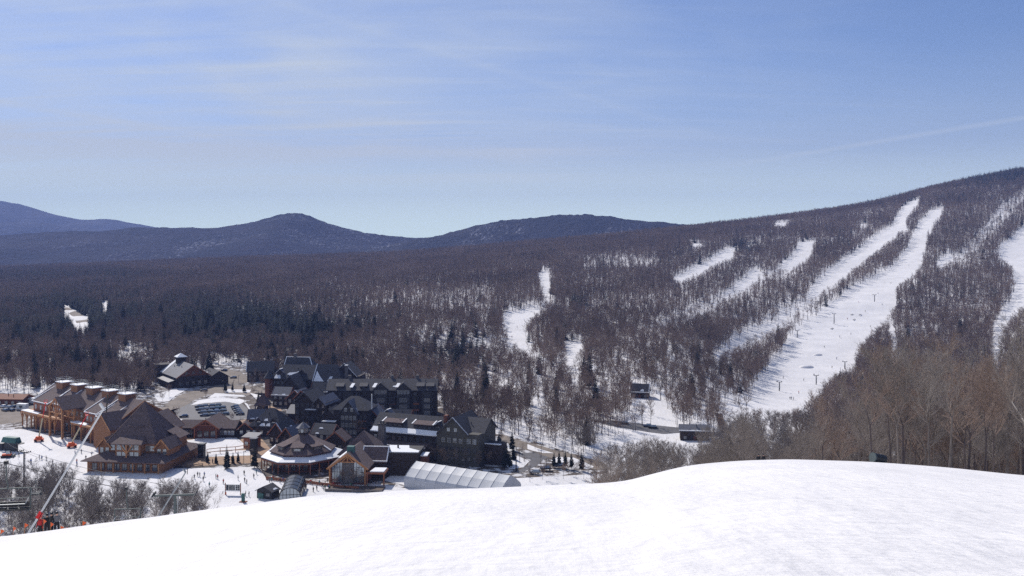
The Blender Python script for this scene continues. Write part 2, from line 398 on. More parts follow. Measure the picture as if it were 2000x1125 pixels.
# two old contrails, each lying along a great circle
nrm = N.new('ShaderNodeVectorMath'); nrm.operation = 'NORMALIZE'; L.new(tc.outputs['Generated'], nrm.inputs[0])
def contrail(p, q, x0, x1, width, k):
    a = Vector(((p[0] - 1000) / F, 1, (HZ - p[1]) / F)); b = Vector(((q[0] - 1000) / F, 1, (HZ - q[1]) / F)); n_ = a.cross(b).normalized()
    dt = N.new('ShaderNodeVectorMath'); dt.operation = 'DOT_PRODUCT'; L.new(nrm.outputs[0], dt.inputs[0]); dt.inputs[1].default_value = n_
    mr = N.new('ShaderNodeMapRange'); mr.interpolation_type = 'SMOOTHSTEP'; mr.inputs['From Min'].default_value = width; mr.inputs['From Max'].default_value = 0
    L.new(math_node('ABSOLUTE', dt.outputs['Value']), mr.inputs['Value'])
    m2 = N.new('ShaderNodeMapRange'); m2.interpolation_type = 'SMOOTHSTEP'; m2.inputs['From Min'].default_value = x0; m2.inputs['From Max'].default_value = x1
    L.new(sep.outputs['X'], m2.inputs['Value'])
    return math_node('MULTIPLY', math_node('MULTIPLY', mr.outputs[0], m2.outputs[0]), k)
s = math_node('ADD', s, contrail((1480, 315), (2000, 230), .18, .34, .004, .20))
s = math_node('ADD', s, contrail((0, 200), (620, 300), -.12, -.40, .006, .20))
s = math_node('ADD', s, contrail((0, 262), (560, 305), -.12, -.40, .008, .34))
s = math_node('ADD', s, contrail((560, 296), (1100, 300), .16, -.05, .011, .40))
s = math_node('ADD', s, contrail((560, 352), (960, 347), .14, -.02, .008, .34))
s = math_node('ADD', s, contrail((1180, 200), (1600, 330), .30, .1, .007, .08))
def mixer(fac, a, b, mode='MIX'):
    q = N.new('ShaderNodeMix'); q.data_type = 'RGBA'; q.blend_type = mode
    for k, v in ((0, fac), (6, a), (7, b)):
        if isinstance(v, (int, float)): q.inputs[k].default_value = v
        elif isinstance(v, tuple): q.inputs[k].default_value = (*v, 1)
        else: L.new(v, q.inputs[k])
    return q.outputs[2]
clear = mixer(1.0, sky.outputs[0], (.66, .75, 1.02), 'MULTIPLY')
cl = mixer(s, clear, (6.3, 7.1, 8.3))
lv = N.new('ShaderNodeMapRange'); lv.interpolation_type = 'SMOOTHSTEP'     # bright milky band low over the far hills
lv.inputs['From Min'].default_value = .105; lv.inputs['From Max'].default_value = .0; L.new(sep.outputs['Z'], lv.inputs['Value'])
cl = mixer(math_node('MULTIPLY', lv.outputs[0], .9), cl, (11.0, 13.2, 12.0))
L.new(cl, bg.inputs['Color'])

sl = bpy.data.lights.new('sun', 'SUN'); sl.energy = 4.8; sl.angle = R(.5); sl.color = (1, .945, .88)
so = bpy.data.objects.new('sun', sl); COL.objects.link(so)
sd = Vector((math.sin(SUN_AZ) * math.cos(SUN_EL), math.cos(SUN_AZ) * math.cos(SUN_EL), math.sin(SUN_EL)))
so.rotation_euler = sd.to_track_quat('Z', 'Y').to_euler(); so.location = sd * 300

hm = bpy.data.materials.new('thin blue air'); hm.use_nodes = True
nt = hm.node_tree; nt.nodes.remove(nt.nodes['Principled BSDF'])
pv = nt.nodes.new('ShaderNodeVolumePrincipled'); pv.inputs['Density'].default_value = HAZE
pv.inputs['Color'].default_value = (.34, .47, 1.0, 1); pv.inputs['Anisotropy'].default_value = 0.0
nt.links.new(pv.outputs[0], nt.nodes['Material Output'].inputs['Volume'])
hb = MB().box(-10000, 8200, -200, 8200, -150, 500)
hz = hb.build('haze', hm, kind='stuff')

cam = bpy.data.cameras.new('camera'); co = bpy.data.objects.new('camera', cam); COL.objects.link(co)
cam.sensor_width = 36; cam.lens = F / 2000 * 36; cam.shift_y = -(562.5 - HZ) / 2000
cam.clip_start = .3; cam.clip_end = 40000
co.location = (0, 0, CAMZ); co.rotation_euler = (R(90), 0, 0)
SC.camera = co
SC.view_settings.view_transform = 'Standard'; SC.view_settings.look = 'None'; SC.view_settings.exposure = -.08; SC.view_settings.gamma = 1
SC.render.engine = 'CYCLES'
cy = SC.cycles
cy.max_bounces = 4; cy.diffuse_bounces = 2; cy.glossy_bounces = 2; cy.transmission_bounces = 2; cy.volume_bounces = 0; cy.transparent_max_bounces = 8
cy.use_denoising = False; cy.use_adaptive_sampling = True; cy.adaptive_threshold = .015
# ------------------------------------------------------------------ trees
def rot_about(d, ax, a):
    return Matrix.Rotation(a, 3, ax) @ d

def bare_tree(seed, H, detail, vase=.5, tw=.03, tr=None, mats=('bark', 'twig')):
    """a leafless hardwood: (trunk builder, crown builder); detail 0 (far) .. 2 (near)"""
    rd = random.Random(seed)
    T, Cn = MB(), MB()
    tr = tr or H * .012
    def seg(mb, a, b, r0, r1, n): mb.bar(a, b, r0 * 2, n=n, w2=r1 * 2)
    def twig(a, d, ln, w):
        """a thin tapering blade"""
        s = d.cross(Vector((rd.uniform(-1, 1), rd.uniform(-1, 1), rd.uniform(-.3, 1)))).normalized() * (w / 2)
        m = a + d * ln * .55 + Vector((0, 0, .04 * ln)); e = a + d * ln + Vector((rd.uniform(-1, 1), rd.uniform(-1, 1), rd.uniform(-.2, .8))) * ln * .12
        Cn.add([a - s, a + s, m + s * .7, m - s * .7, e], [(0, 1, 2, 3), (3, 2, 4)])
    def spray(a, d, ln, k, w, lv):
        """a twig with side twigs, down to lv levels"""
        twig(a, d, ln, w)
        if lv <= 0: return
        for i in range(k):
            t = rd.uniform(.2, .98)
            ax = d.cross(Vector((rd.uniform(-1, 1), rd.uniform(-1, 1), rd.uniform(-1, 1)))).normalized()
            d2 = (rot_about(d, ax, R(rd.uniform(18, 48))) + Vector((0, 0, .12))).normalized()
            spray(a + d * ln * t, d2, ln * rd.uniform(.4, .68), max(2, k - 2), w * .72, lv - 1)
    # trunk with a slight lean, splitting into leaders
    p = Vector((0, 0, -.3)); d = Vector((rd.uniform(-.06, .06), rd.uniform(-.06, .06), 1)).normalized()
    r = tr; stems = []
    fork = H * rd.uniform(.28, .5); z = 0; n = 7 if detail else 4; steps = 3 if detail else 2
    for i in range(steps):
        q = p + d * (fork / steps); r2 = r * .88
        seg(T, p, q, r * (1.25 if i == 0 else 1), r2, n); p, r = q, r2
        d = (d + Vector((rd.uniform(-.06, .06), rd.uniform(-.06, .06), 0))).normalized()
    nl = rd.choice([2, 2, 3]) if detail else rd.choice([1, 2, 2])
    base = rd.uniform(0, 6.28); limbs = []
    for i in range(nl):
        az = base + i * 6.28 / nl + rd.uniform(-.4, .4); tilt = rd.uniform(.10, .34) * (1 if nl > 1 else .3) * (1 + vase)
        dl = Vector((math.cos(az) * tilt, math.sin(az) * tilt, 1)).normalized()
        a, rr = p.copy(), r * (.8 if nl > 1 else .95); L_ = (H - fork) * rd.uniform(.8, 1.0); k = 4 if detail else 2
        for j in range(k):
            b = a + dl * L_ / k; r2 = max(.02, rr * (.66 if detail else .45))
            seg(T if j < 2 else Cn, a, b, rr, r2, 5 if detail else 3); limbs.append((a.copy(), b.copy(), rr, j / k)); a, rr = b, r2
            dl = (dl + Vector((rd.uniform(-.14, .14), rd.uniform(-.14, .14), .06))).normalized()
        spray(a, dl, H * .09, 4, tw * 1.2, 1 if detail else 0)
    nb = (30, 40)[detail > 1] if detail else 24
    for i in range(nb):
        a, b, rr, t = rd.choice(limbs) if i % 4 else limbs[(i // 4) % len(limbs)]
        f = rd.random(); o = a.lerp(b, f); hh = o.z / H
        az = rd.uniform(0, 6.28); up = rd.uniform(.35, 1.15) + .5 * hh
        db = Vector((math.cos(az), math.sin(az), up)).normalized()
        ln = H * rd.uniform(.14, .30) * (1.12 - .5 * hh)
        if detail:
            m_ = o + db * ln * .5; rb = min(rr * .5, H * .0035)
            seg(Cn, o, m_, rb, rb * .7, 3)
            d2 = (db + Vector((rd.uniform(-.2, .2), rd.uniform(-.2, .2), .25))).normalized(); e = m_ + d2 * ln * .5
            seg(Cn, m_, e, rb * .7, rb * .35, 3)
            for q in range(7 if detail > 1 else 5):
                t2 = rd.uniform(.15, 1); o2 = m_.lerp(e, (t2 - .5) * 2) if t2 > .5 else o.lerp(m_, t2 * 2)
                ax = Vector((rd.uniform(-1, 1), rd.uniform(-1, 1), rd.uniform(-1, 1))).normalized()
                d3 = (rot_about(d2, ax, R(rd.uniform(15, 50))) + Vector((0, 0, .15))).normalized()
                spray(o2, d3, ln * rd.uniform(.35, .65), 5 if detail > 1 else 4, tw, 2 if detail > 1 else 1)
        else:
            spray(o, db, ln * 1.0, 4, tw, 1)
    return T, Cn

def conifer(seed, H, detail):
    rd = random.Random(seed); T, Cn = MB(), MB()
    T.bar((0, 0, -.3), (0, 0, H * .96), H * .03, n=5, w2=.04)
    nt_ = int((26, 16)[detail == 0]); z0 = H * rd.uniform(.08, .16); wmax = H * rd.uniform(.19, .27)
    for i in range(nt_):
        t = i / (nt_ - 1); z = z0 + (H * .98 - z0) * t
        rr = wmax * (1 - t) ** .85 * rd.uniform(.75, 1.1) + .12
        if t < .12: rr *= .8
        nb = max(4, int((9 if detail else 7) * (1 - .5 * t)))
        a0 = rd.uniform(0, 6.28)
        for k in range(nb):
            if rd.random() < .08: continue
            az = a0 + k * 6.28 / nb + rd.uniform(-.25, .25); r2 = rr * rd.uniform(.7, 1.15)
            dr = Vector((math.cos(az), math.sin(az), 0)); sd_ = Vector((-dr.y, dr.x, 0))
            dp = r2 * rd.uniform(.25, .5) * (1 - .6 * t); wd = r2 * rd.uniform(.26, .40)
            c = Vector((0, 0, z)); m_ = c + dr * r2 * .55 - Vector((0, 0, dp * .45)); e = c + dr * r2 - Vector((0, 0, dp * .8))
            hang = Vector((0, 0, -wd * .45))
            Cn.add([c, m_ + sd_ * wd + hang, e, m_ - sd_ * wd + hang, m_ + Vector((0, 0, wd * .2))], [(0, 1, 4), (1, 2, 4), (2, 3, 4), (3, 0, 4)])
            if detail:
                for q in (-1, 1):
                    o = c.lerp(e, .4); d2 = (dr + sd_ * q * rd.uniform(.6, 1)).normalized() * r2 * .5
                    Cn.add([o, o + d2 * .5 + Vector((0, 0, .1)), o + d2 - Vector((0, 0, dp * .4)), o + d2 * .5 - Vector((0, 0, wd * .5))], [(0, 1, 2, 3)])
    Cn.bar((0, 0, H * .9), (0, 0, H * 1.02), .12, n=3, w2=.02)
    return T, Cn

def merged(T, C, name, mats):
    mb = MB(); mb.add(T.v, T.f, 0); mb.add(C.v, C.f, 1)
    return mb.mesh(name, mats)

# ---- where the forest stands
PISTE = [
 [(1450, 792), (1480, 745), (1530, 690), (1535, 665), (1560, 640), (1600, 610), (1640, 580), (1665, 562), (1700, 545), (1745, 518), (1775, 480), (1790, 440), (1815, 415), (1845, 404), (1838, 420), (1815, 445), (1808, 480), (1800, 520), (1770, 545), (1745, 560), (1752, 590), (1735, 620), (1700, 650), (1680, 680), (1665, 715), (1625, 735), (1600, 762), (1570, 792), (1520, 802)],
 [(1575, 575), (1610, 535), (1650, 505), (1700, 470), (1740, 440), (1765, 400), (1800, 385), (1790, 402), (1770, 425), (1770, 445), (1730, 475), (1690, 505), (1650, 540), (1600, 575)],
 [(1520, 522), (1545, 500), (1560, 475), (1592, 470), (1588, 490), (1570, 510), (1540, 527)],
 [(1310, 545), (1345, 528), (1385, 510), (1400, 495), (1440, 483), (1430, 502), (1400, 515), (1370, 530), (1330, 548)],
 [(1430, 562), (1455, 542), (1475, 525), (1487, 525), (1480, 540), (1455, 565)],
 [(980, 620), (992, 612), (1015, 606), (1055, 602), (1086, 594), (1060, 606), (1034, 622), (1022, 640), (1026, 660), (1038, 682), (1044, 690), (1024, 684), (1000, 670), (984, 648)],
 [(1050, 535), (1075, 527), (1075, 572), (1060, 574)],
 [(1100, 672), (1142, 664), (1132, 690), (1125, 715), (1110, 715), (1100, 690)],
 [(1945, 490), (1965, 475), (2000, 440), (2150, 390), (2150, 620), (1990, 600), (1960, 640), (1945, 700), (1935, 690), (1940, 640), (1965, 600), (1985, 560), (1975, 520)],
 [(1735, 640), (1748, 645), (1750, 690), (1768, 705), (1740, 695)],
 [(1040, 800), (1052, 795), (1066, 803), (1055, 810), (1042, 808)],
 [(1160, 826), (1330, 836), (1332, 850), (1290, 845), (1160, 830)],
 [(1320, 835), (1380, 835), (1385, 862), (1340, 868), (1295, 858)],
 [(1235, 762), (1290, 770), (1290, 780), (1240, 780)], [(1275, 770), (1300, 800), (1320, 832), (1290, 828), (1280, 800)],
 [(1400, 788), (1460, 785), (1450, 800), (1405, 800)],
 [(119, 597), (128, 598), (156, 612), (180, 630), (172, 636), (150, 640), (142, 626), (122, 607)], [(198, 591), (212, 588), (210, 601), (200, 603)], [(240, 683), (258, 682), (262, 694), (246, 696)],
 [(1675, 438), (1697, 436), (1690, 443)], [(1500, 440), (1550, 431), (1530, 440)], [(1340, 476), (1385, 474), (1360, 481)],
 [(1825, 512), (1855, 495), (1860, 505), (1835, 518)],
]
SPARSE = [  # (polygon, share of trees that stays)
 ([(228, 674), (310, 680), (305, 712), (240, 708)], .45),
 ([(1040, 700), (1200, 660), (1400, 680), (1480, 745), (1450, 830), (1330, 845), (1160, 830), (1000, 830)], .68),
 ([(1390, 698), (1420, 670), (1470, 646), (1530, 620), (1540, 636), (1480, 668), (1430, 699)], .12),
 ([(1522, 520), (1487, 528), (1430, 562), (1350, 612), (1280, 636), (1290, 650), (1370, 625), (1450, 580), (1530, 532)], .35),
 ([(1600, 565), (1570, 580), (1480, 650), (1380, 708), (1400, 718), (1500, 668), (1590, 596)], .3),
 ([(1060, 574), (1075, 572), (1090, 595), (1070, 600)], .4), ([(1440, 483), (1480, 470), (1500, 475), (1440, 500)], .4), ([(1045, 690), (1020, 686), (1045, 720), (1070, 715)], .35), ([(1126, 715), (1108, 715), (1120, 760), (1150, 760)], .4),
 ([(1390, 700), (1420, 660), (1540, 590), (1600, 565), (1600, 600), (1480, 690)], .35),
 ([(1270, 640), (1330, 600), (1420, 565), (1440, 575), (1350, 620)], .45),
 ([(850, 665), (1000, 640), (1010, 760), (940, 800), (850, 740)], .6),
 ([(1140, 500), (1280, 500), (1280, 525), (1140, 530)], .5),
 ([(1830, 520), (1900, 470), (1960, 395), (2010, 360), (2010, 385), (1960, 440), (1900, 500), (1850, 525)], .3),
 ([(560, 590), (960, 560), (960, 640), (600, 680)], .7),
]
CONIF = [   # (u, v, ru, rv, share of conifers)
 (470, 632, 130, 40, 1.3), (180, 615, 110, 40, 1.1), (60, 640, 90, 60, .7), (400, 592, 110, 18, .45), (580, 640, 80, 30, 1.1), (700, 630, 70, 30, .5), (770, 620, 60, 30, .35),
 (900, 685, 55, 45, .7), (900, 740, 50, 30, .15), (130, 540, 200, 14, .45), (560, 680, 90, 25, .5), (640, 700, 50, 16, .4), (1930, 335, 200, 22, .85), (1450, 480, 30, 12, .4),
 (1130, 590, 20, 10, .4), (1620, 480, 60, 12, .2), (150, 710, 110, 30, .5), (300, 660, 60, 20, .35), (1180, 865, 30, 8, .3), (1700, 390, 250, 10, .2), (1000, 740, 70, 30, .15), (860, 700, 40, 40, .3)]
VIL_U = [-300, 0, 100, 200, 300, 308, 412, 422, 484, 492, 530, 700, 725, 862, 872, 958, 1010, 1060, 1170, 1171, 3000]
VIL_V = [772, 768, 772, 778, 768, 733, 733, 716, 718, 738, 742, 748, 786, 788, 842, 866, 852, 870, 905, 2400, 2400]

rng = np.random.default_rng(11)
sp = 3.95
gxx, gyy = np.meshgrid(np.arange(-1500, 1650, sp), np.arange(95, 2420, sp))
px_ = (gxx + rng.uniform(-.5, .5, gxx.shape) * sp * 1.1).ravel(); py_ = (gyy + rng.uniform(-.5, .5, gyy.shape) * sp * 1.1).ravel()
uu = 1000 + F * px_ / py_
k = (uu > -260) & (uu < 2260); px_, py_, uu = px_[k], py_[k], uu[k]
pz_ = ground(px_, py_)
vv = HZ + F * (CAMZ - pz_) / py_
hgt = rng.uniform(8.0, 14.5, len(px_)) * np.where(rng.random(len(px_)) < .12, 1.18, 1)
hpx = hgt * F / py_
keep = vv < np.interp(uu, VIL_U, VIL_V)
keep &= rng.random(len(px_)) < np.clip(.80 + vnoise(px_, py_, 60) * .7 + vnoise(px_ + 300, py_, 17) * .5, .25, 1)
uj = uu + vnoise(px_, py_, 14) * 9; vj = vv + vnoise(px_ + 77, py_, 14) * 5
for poly in PISTE:
    bb = (uu > min(p[0] for p in poly) - 8) & (uu < max(p[0] for p in poly) + 8)
    for fr in (0, .3, .6, .92):
        keep[bb] &= ~in_poly(uj[bb], vj[bb] - hpx[bb] * fr, poly)
for poly, sh in SPARSE:
    keep &= ~(in_poly(uu, vv - hpx * .3, poly) & (rng.random(len(px_)) > sh))
# the wood on the right stays below this outline, and opens towards the crest
WL_U = [1171, 1300, 1400, 1450, 1560, 1620, 1660, 1700, 1750, 1800, 1880, 1925, 1935, 1965, 1975, 2300]
WL_V = [868, 850, 832, 806, 796, 775, 735, 705, 668, 630, 590, 600, 700, 700, 600, 560]
wl = np.interp(uu + rng.normal(0, 9, len(uu)), WL_U, WL_V)
# the slope between the crest and the wood on the right
near_w = (py_ < 430) & (uu > 1171)
keep &= ~(near_w & (py_ < 120) & (uu < 1330))
keep &= ~(near_w & (vv - hpx * np.interp(uu, [1171, 1350, 1500, 1800, 2000], [.8, .85, 1.0, 1.45, 1.6]) * np.where(py_ < 330, 1, 1 / np.interp(uu, [1171, 1350, 1500, 1800, 2000], [.8, .85, 1.0, 1.45, 1.6])) < wl)) & ~(near_w & (rng.random(len(px_)) < np.interp(uu, [1171, 1330, 1500, 2000], [0, .15, .5, .58])))
pc = np.where((uu > 880) & (vv > 770), .008, .03)
for (a, b, ra, rb, s_) in CONIF:
    pc = np.maximum(pc, s_ * np.exp(-((uu - a) / ra) ** 2 - ((vv - hpx * .5 - b) / rb) ** 2))
pc = pc * np.clip(1 + vnoise(px_, py_, 45) * 1.6, .1, 2)
isc = (rng.random(len(px_)) < pc) & ~(near_w & ((uu > 1400) | (py_ < 360)))
# the grove below the crest at the left
n = 250
gu = rng.uniform(-60, 400, n); gY = rng.uniform(268, 345, n)
gu = np.where(gu > 395, 380, gu)
gX = (gu - 1000) * gY / F; gH = rng.uniform(6.5, 15.5, n)
gtop = HZ + F * (CAMZ - gH) / gY
lim = np.interp(gu, [-60, 60, 110, 150, 200, 240, 300, 370, 400], [905, 905, 890, 900, 935, 925, 935, 925, 960])
ok = gtop > lim
px_, py_ = np.concatenate([px_[keep], gX[ok]]), np.concatenate([py_[keep], gY[ok]])
hgt = np.concatenate([hgt[keep], gH[ok]]); isc = np.concatenate([isc[keep], np.zeros(ok.sum(), bool)])
zone_g = np.concatenate([np.zeros(keep.sum(), bool), np.ones(ok.sum(), bool)])
hgt = np.where(isc, hgt * rng.uniform(.85, 1.4, len(hgt)), hgt)
near_w = (py_ < 430) & (1000 + F * px_ / py_ > 1171)
uu = 1000 + F * px_ / py_
hgt = np.where(near_w & (py_ < 330), hgt * np.interp(uu, [1171, 1350, 1500, 1800, 2000], [.8, .85, 1.0, 1.45, 1.6]), hgt)
pz_ = ground(px_, py_) - .1
top_v = HZ + F * (CAMZ - pz_ - hgt) / py_
crest_v = np.interp(uu, _cu, _cv)
seen = (top_v < crest_v - 4) & (uu > -25) & (uu < 2025)
size = hgt / py_ * np.where(seen, 1, .001)
rotz = rng.uniform(0, 6.283, len(px_))
print('TREES', len(px_), 'conifers', isc.sum(), 'near wood', (near_w & seen).sum(), 'grove', zone_g.sum())

# ---- prototypes
FARB = [merged(*bare_tree(100 + i, 10.0, 0, vase=.5 if i % 2 else .2, tw=.11, tr=.12), 'far bare tree', [M['bark'], M['twig']]) for i in range(7)]
FARC = [merged(*conifer(200 + i, 10.0, 0), 'far conifer', [M['bark'], M['needle']]) for i in range(4)]
MIDB = []
for i in range(6):
    T, C_ = bare_tree(300 + i, 10.0, 2 if i < 4 else 1, vase=(.5, .8, .3, 1.0, .6, .4)[i], tw=.03, tr=.105)
    MIDB.append((T.mesh('trunk', [M['bark']]), C_.mesh('crown', [M['twig']]), T.mesh('trunk', [M['bark_warm']]), C_.mesh('crown', [M['twig_warm']])))
MEDB = [merged(*bare_tree(500 + i, 10.0, 1, vase=.5 if i % 2 else .25, tw=.055, tr=.11), 'bare tree in the wood', [M['bark'], M['twig']]) for i in range(5)]
NEARB = [merged(*bare_tree(300 + i, 10.0, 2, vase=(.5, .8, .3, 1.0)[i], tw=.03, tr=.105), 'bare tree near the crest', [M['bark_warm'], M['twig_warm']]) for i in range(4)]
MIDC = [merged(*conifer(400 + i, 10.0, 1), 'conifer', [M['bark'], M['needle']]) for i in range(4)]

# ---- the rest of the wood: one object each for the hardwoods and the conifers
def stand(name, idx, protos, pick):
    coll = bpy.data.collections.new(name + ' kinds')
    for i, me in enumerate(protos):
        coll.objects.link(bpy.data.objects.new('%s_kind_%02d' % (name, i), me))
    me = bpy.data.meshes.new(name)
    pts = np.stack([px_[idx], py_[idx], pz_[idx]], -1)
    me.vertices.add(len(pts)); me.vertices.foreach_set('co', pts.ravel())
    def attr(nm, tp, dat):
        a = me.attributes.new(nm, tp, 'POINT'); a.data.foreach_set('vector' if tp == 'FLOAT_VECTOR' else 'value', np.ascontiguousarray(dat).ravel())
    wd = rng.uniform(.85, 1.25, len(pts)) * hgt[idx] / 10
    attr('size', 'FLOAT_VECTOR', np.stack([wd, wd, hgt[idx] / 10], -1).astype('f'))
    tilt = rng.uniform(-.05, .05, (len(pts), 2))
    attr('turn', 'FLOAT_VECTOR', np.stack([tilt[:, 0], tilt[:, 1], rotz[idx]], -1).astype('f'))
    attr('pick', 'INT', pick.astype('i'))
    o = put(name, me, kind='stuff')
    ng = bpy.data.node_groups.new(name, 'GeometryNodeTree')
    ng.interface.new_socket('Geometry', in_out='INPUT', socket_type='NodeSocketGeometry')
    ng.interface.new_socket('Geometry', in_out='OUTPUT', socket_type='NodeSocketGeometry')
    N = ng.nodes; L = ng.links
    gi = N.new('NodeGroupInput'); go = N.new('NodeGroupOutput'); ip = N.new('GeometryNodeInstanceOnPoints'); ci = N.new('GeometryNodeCollectionInfo')
    ci.inputs['Collection'].default_value = coll; ci.inputs['Separate Children'].default_value = True; ci.inputs['Reset Children'].default_value = True
    ip.inputs['Pick Instance'].default_value = True
    def na(nm, tp):
        q = N.new('GeometryNodeInputNamedAttribute'); q.data_type = tp; q.inputs['Name'].default_value = nm; return q.outputs['Attribute']
    L.new(gi.outputs[0], ip.inputs['Points']); L.new(ci.outputs[0], ip.inputs['Instance'])
    L.new(na('pick', 'INT'), ip.inputs['Instance Index']); L.new(na('size', 'FLOAT_VECTOR'), ip.inputs['Scale'])
    er = N.new('FunctionNodeEulerToRotation'); L.new(na('turn', 'FLOAT_VECTOR'), er.inputs[0]); L.new(er.outputs[0], ip.inputs['Rotation'])
    L.new(ip.outputs[0], go.inputs[0])
    md = o.modifiers.new('trees', 'NODES'); md.node_group = ng
    return o

ib = np.nonzero(~isc)[0]; ib = ib[np.argsort(-size[ib])]
ic = np.nonzero(isc)[0]; ic = ic[np.argsort(-size[ic])]
NB, NC = 196, 270
def side(u):
    return 'far left' if u < 250 else 'left' if u < 600 else 'middle' if u < 1000 else 'right' if u < 1500 else 'far right'
for n_, i in enumerate(ib[:NB]):
    warm = (bool(near_w[i]) and rng.random() < .6) or (bool(zone_g[i]) and rng.random() < .7); k = int(rng.integers(0, 6))
    if zone_g[i]: lab, grp = 'bare grey hardwood tree in the grove below the crest at the left', 'bare trees in the grove at the left'
    elif near_w[i] and uu[i] > 1560: lab, grp = 'tall brown leafless tree in the near wood behind the snow crest at the right', 'bare trees in the near wood at the right'
    elif near_w[i]: lab, grp = 'leafless brown tree rising in the dip behind the middle of the snow crest', 'bare trees in the dip behind the crest'
    else: lab, grp = 'leafless hardwood at the valley edge of the forest beside the resort', 'bare trees at the forest edge by the resort'
    o = empty('bare_tree', (px_[i], py_[i], pz_[i]), rotz[i], lab, 'tree', grp)
    s_ = hgt[i] / 10; o.scale = (s_ * rng.uniform(.85, 1.1), s_ * rng.uniform(.85, 1.1), s_)
    put('trunk', MIDB[k][2 if warm else 0], o); put('crown', MIDB[k][3 if warm else 1], o)
for n_, i in enumerate(ic[:NC]):
    o = put('conifer_tree', MIDC[n_ % 4], None, 'dark pointed conifer among bare trees in the valley forest behind the resort', 'conifer', 'conifers in the valley forest', None, (px_[i], py_[i], pz_[i]), rotz[i])
    s_ = hgt[i] / 10; o.scale = (s_, s_, s_)
r_ = ib[NB:]; nf, nm = len(FARB), len(MEDB)
pk = np.where(py_[r_] > 900, rng.integers(0, nf, len(r_)), np.where(near_w[r_] | (py_[r_] < 400), nf + nm + rng.integers(0, len(NEARB), len(r_)), nf + rng.integers(0, nm, len(r_))))
stand('forest', r_, FARB + MEDB + NEARB, pk)
stand('conifer_forest', ic[NC:], FARC, rng.integers(0, 4, len(ic) - NC))
# ------------------------------------------------------------------ village materials
M['roof_brown'] = mat_stripes('brown shingle', (.135, .098, .095), (.08, .055, .054), 3.0, 2, .9, .55)
M['roof_dark'] = mat_stripes('charcoal shingle', (.062, .060, .068), (.04, .04, .045), 3.0, 2, .85, .5)
M['roof_grey'] = mat_stripes('slate grey metal roof', (.13, .13, .155), (.09, .09, .10), 2.0, 0, .6, .35)
M['wall_dark'] = mat_stripes('dark brown board wall', (.042, .030, .028), (.02, .014, .013), 2.4, 2)
M['wall_grey'] = mat_stripes('grey board wall', (.062, .058, .058), (.045, .04, .04), 2.4, 2)
M['wall_red'] = mat_stripes('red brown board wall', (.17, .062, .038), (.08, .03, .02), 2.4, 2)
M['wall_olive'] = mat_stripes('olive grey shingle wall', (.085, .08, .068), (.05, .046, .04), 3.5, 2)
M['stone'] = mat('grey field stone', (.13, .12, .12), .9, var=.5, scale=2.2, bump=.6)
M['timber'] = mat('honey coloured timber', (.42, .20, .085), .7, var=.25, scale=1.2, stretch=(1, 1, .3))
M['tan_wall'] = mat_stripes('tan timber boarding', (.30, .14, .068), (.16, .07, .035), 2.4, 2)
M['timber_red'] = mat('red brown timber', (.26, .10, .055), .75, var=.25, scale=1.2)
M['frame'] = mat('pale window frame', (.42, .40, .36), .6, var=.1)
M['frame_dark'] = mat('dark window frame', (.05, .045, .045), .6, var=.1)
M['white'] = mat('white painted metal', (.72, .72, .70), .5, var=.06)
M['steel'] = mat('galvanised steel', (.30, .32, .33), .5, .4, var=.12)
M['dsteel'] = mat('dark steel', (.035, .037, .042), .5, .3, var=.2)
M['green'] = mat('dull green paint', (.05, .13, .12), .6, var=.2)
M['orange'] = mat('orange paint', (.75, .12, .03), .5, var=.12)
M['yellow'] = mat('cream paint', (.55, .47, .30), .5, var=.12)
M['red'] = mat('red padding', (.72, .03, .03), .6, var=.1)
M['asphalt'] = mat('wet grey asphalt', (.12, .115, .12), .75, var=.22, scale=.12, detail=6)
M['gravel'] = mat('sandy road', (.215, .18, .15), .9, var=.3, scale=.10, detail=7)
def slush_mat(name, thr):
    m = mat(name, (.095, .075, .062), .9, scale=.22, detail=10, col2=(.62, .61, .62), fac=(thr, thr + .07)); return m
M['slush'] = slush_mat('trampled snow and earth', .56); M['thin_snow'] = slush_mat('thin patchy snow', .49)
M['paver'] = mat('tan pavers', (.36, .235, .15), .85, var=.14, scale=.3, detail=7)
M['earth'] = mat('bare brown earth', (.10, .075, .06), .95, var=.45, scale=.15, detail=7)
M['tent'] = mat('pale grey tent fabric', (.40, .42, .46), .5, var=.08, scale=.25)
M['tentseam'] = mat('tent seam', (.55, .57, .60), .55, var=.03)
M['tyre'] = mat('black rubber', (.02, .02, .02), .8)
def glass_mat():
    m = bpy.data.materials.new('window glass'); m.use_nodes = True; b = m.node_tree.nodes['Principled BSDF']
    b.inputs['Base Color'].default_value = (.30, .34, .38, 1); b.inputs['Roughness'].default_value = .14
    b.inputs['Specular IOR Level'].default_value = .9; b.inputs['Metallic'].default_value = .7
    nt = m.node_tree; n = nt.nodes.new('ShaderNodeTexNoise'); n.inputs['Scale'].default_value = .7; tc = nt.nodes.new('ShaderNodeTexCoord')
    nt.links.new(tc.outputs['Object'], n.inputs['Vector']); bp = nt.nodes.new('ShaderNodeBump'); bp.inputs['Strength'].default_value = .08
    nt.links.new(n.outputs['Fac'], bp.inputs['Height']); nt.links.new(bp.outputs[0], b.inputs['Normal'])
    return m
M['glass'] = glass_mat()
M['glass_dark'] = glass_mat(); _b = M['glass_dark'].node_tree.nodes['Principled BSDF']; _b.inputs['Base Color'].default_value = (.12, .13, .15, 1); _b.inputs['Metallic'].default_value = .5

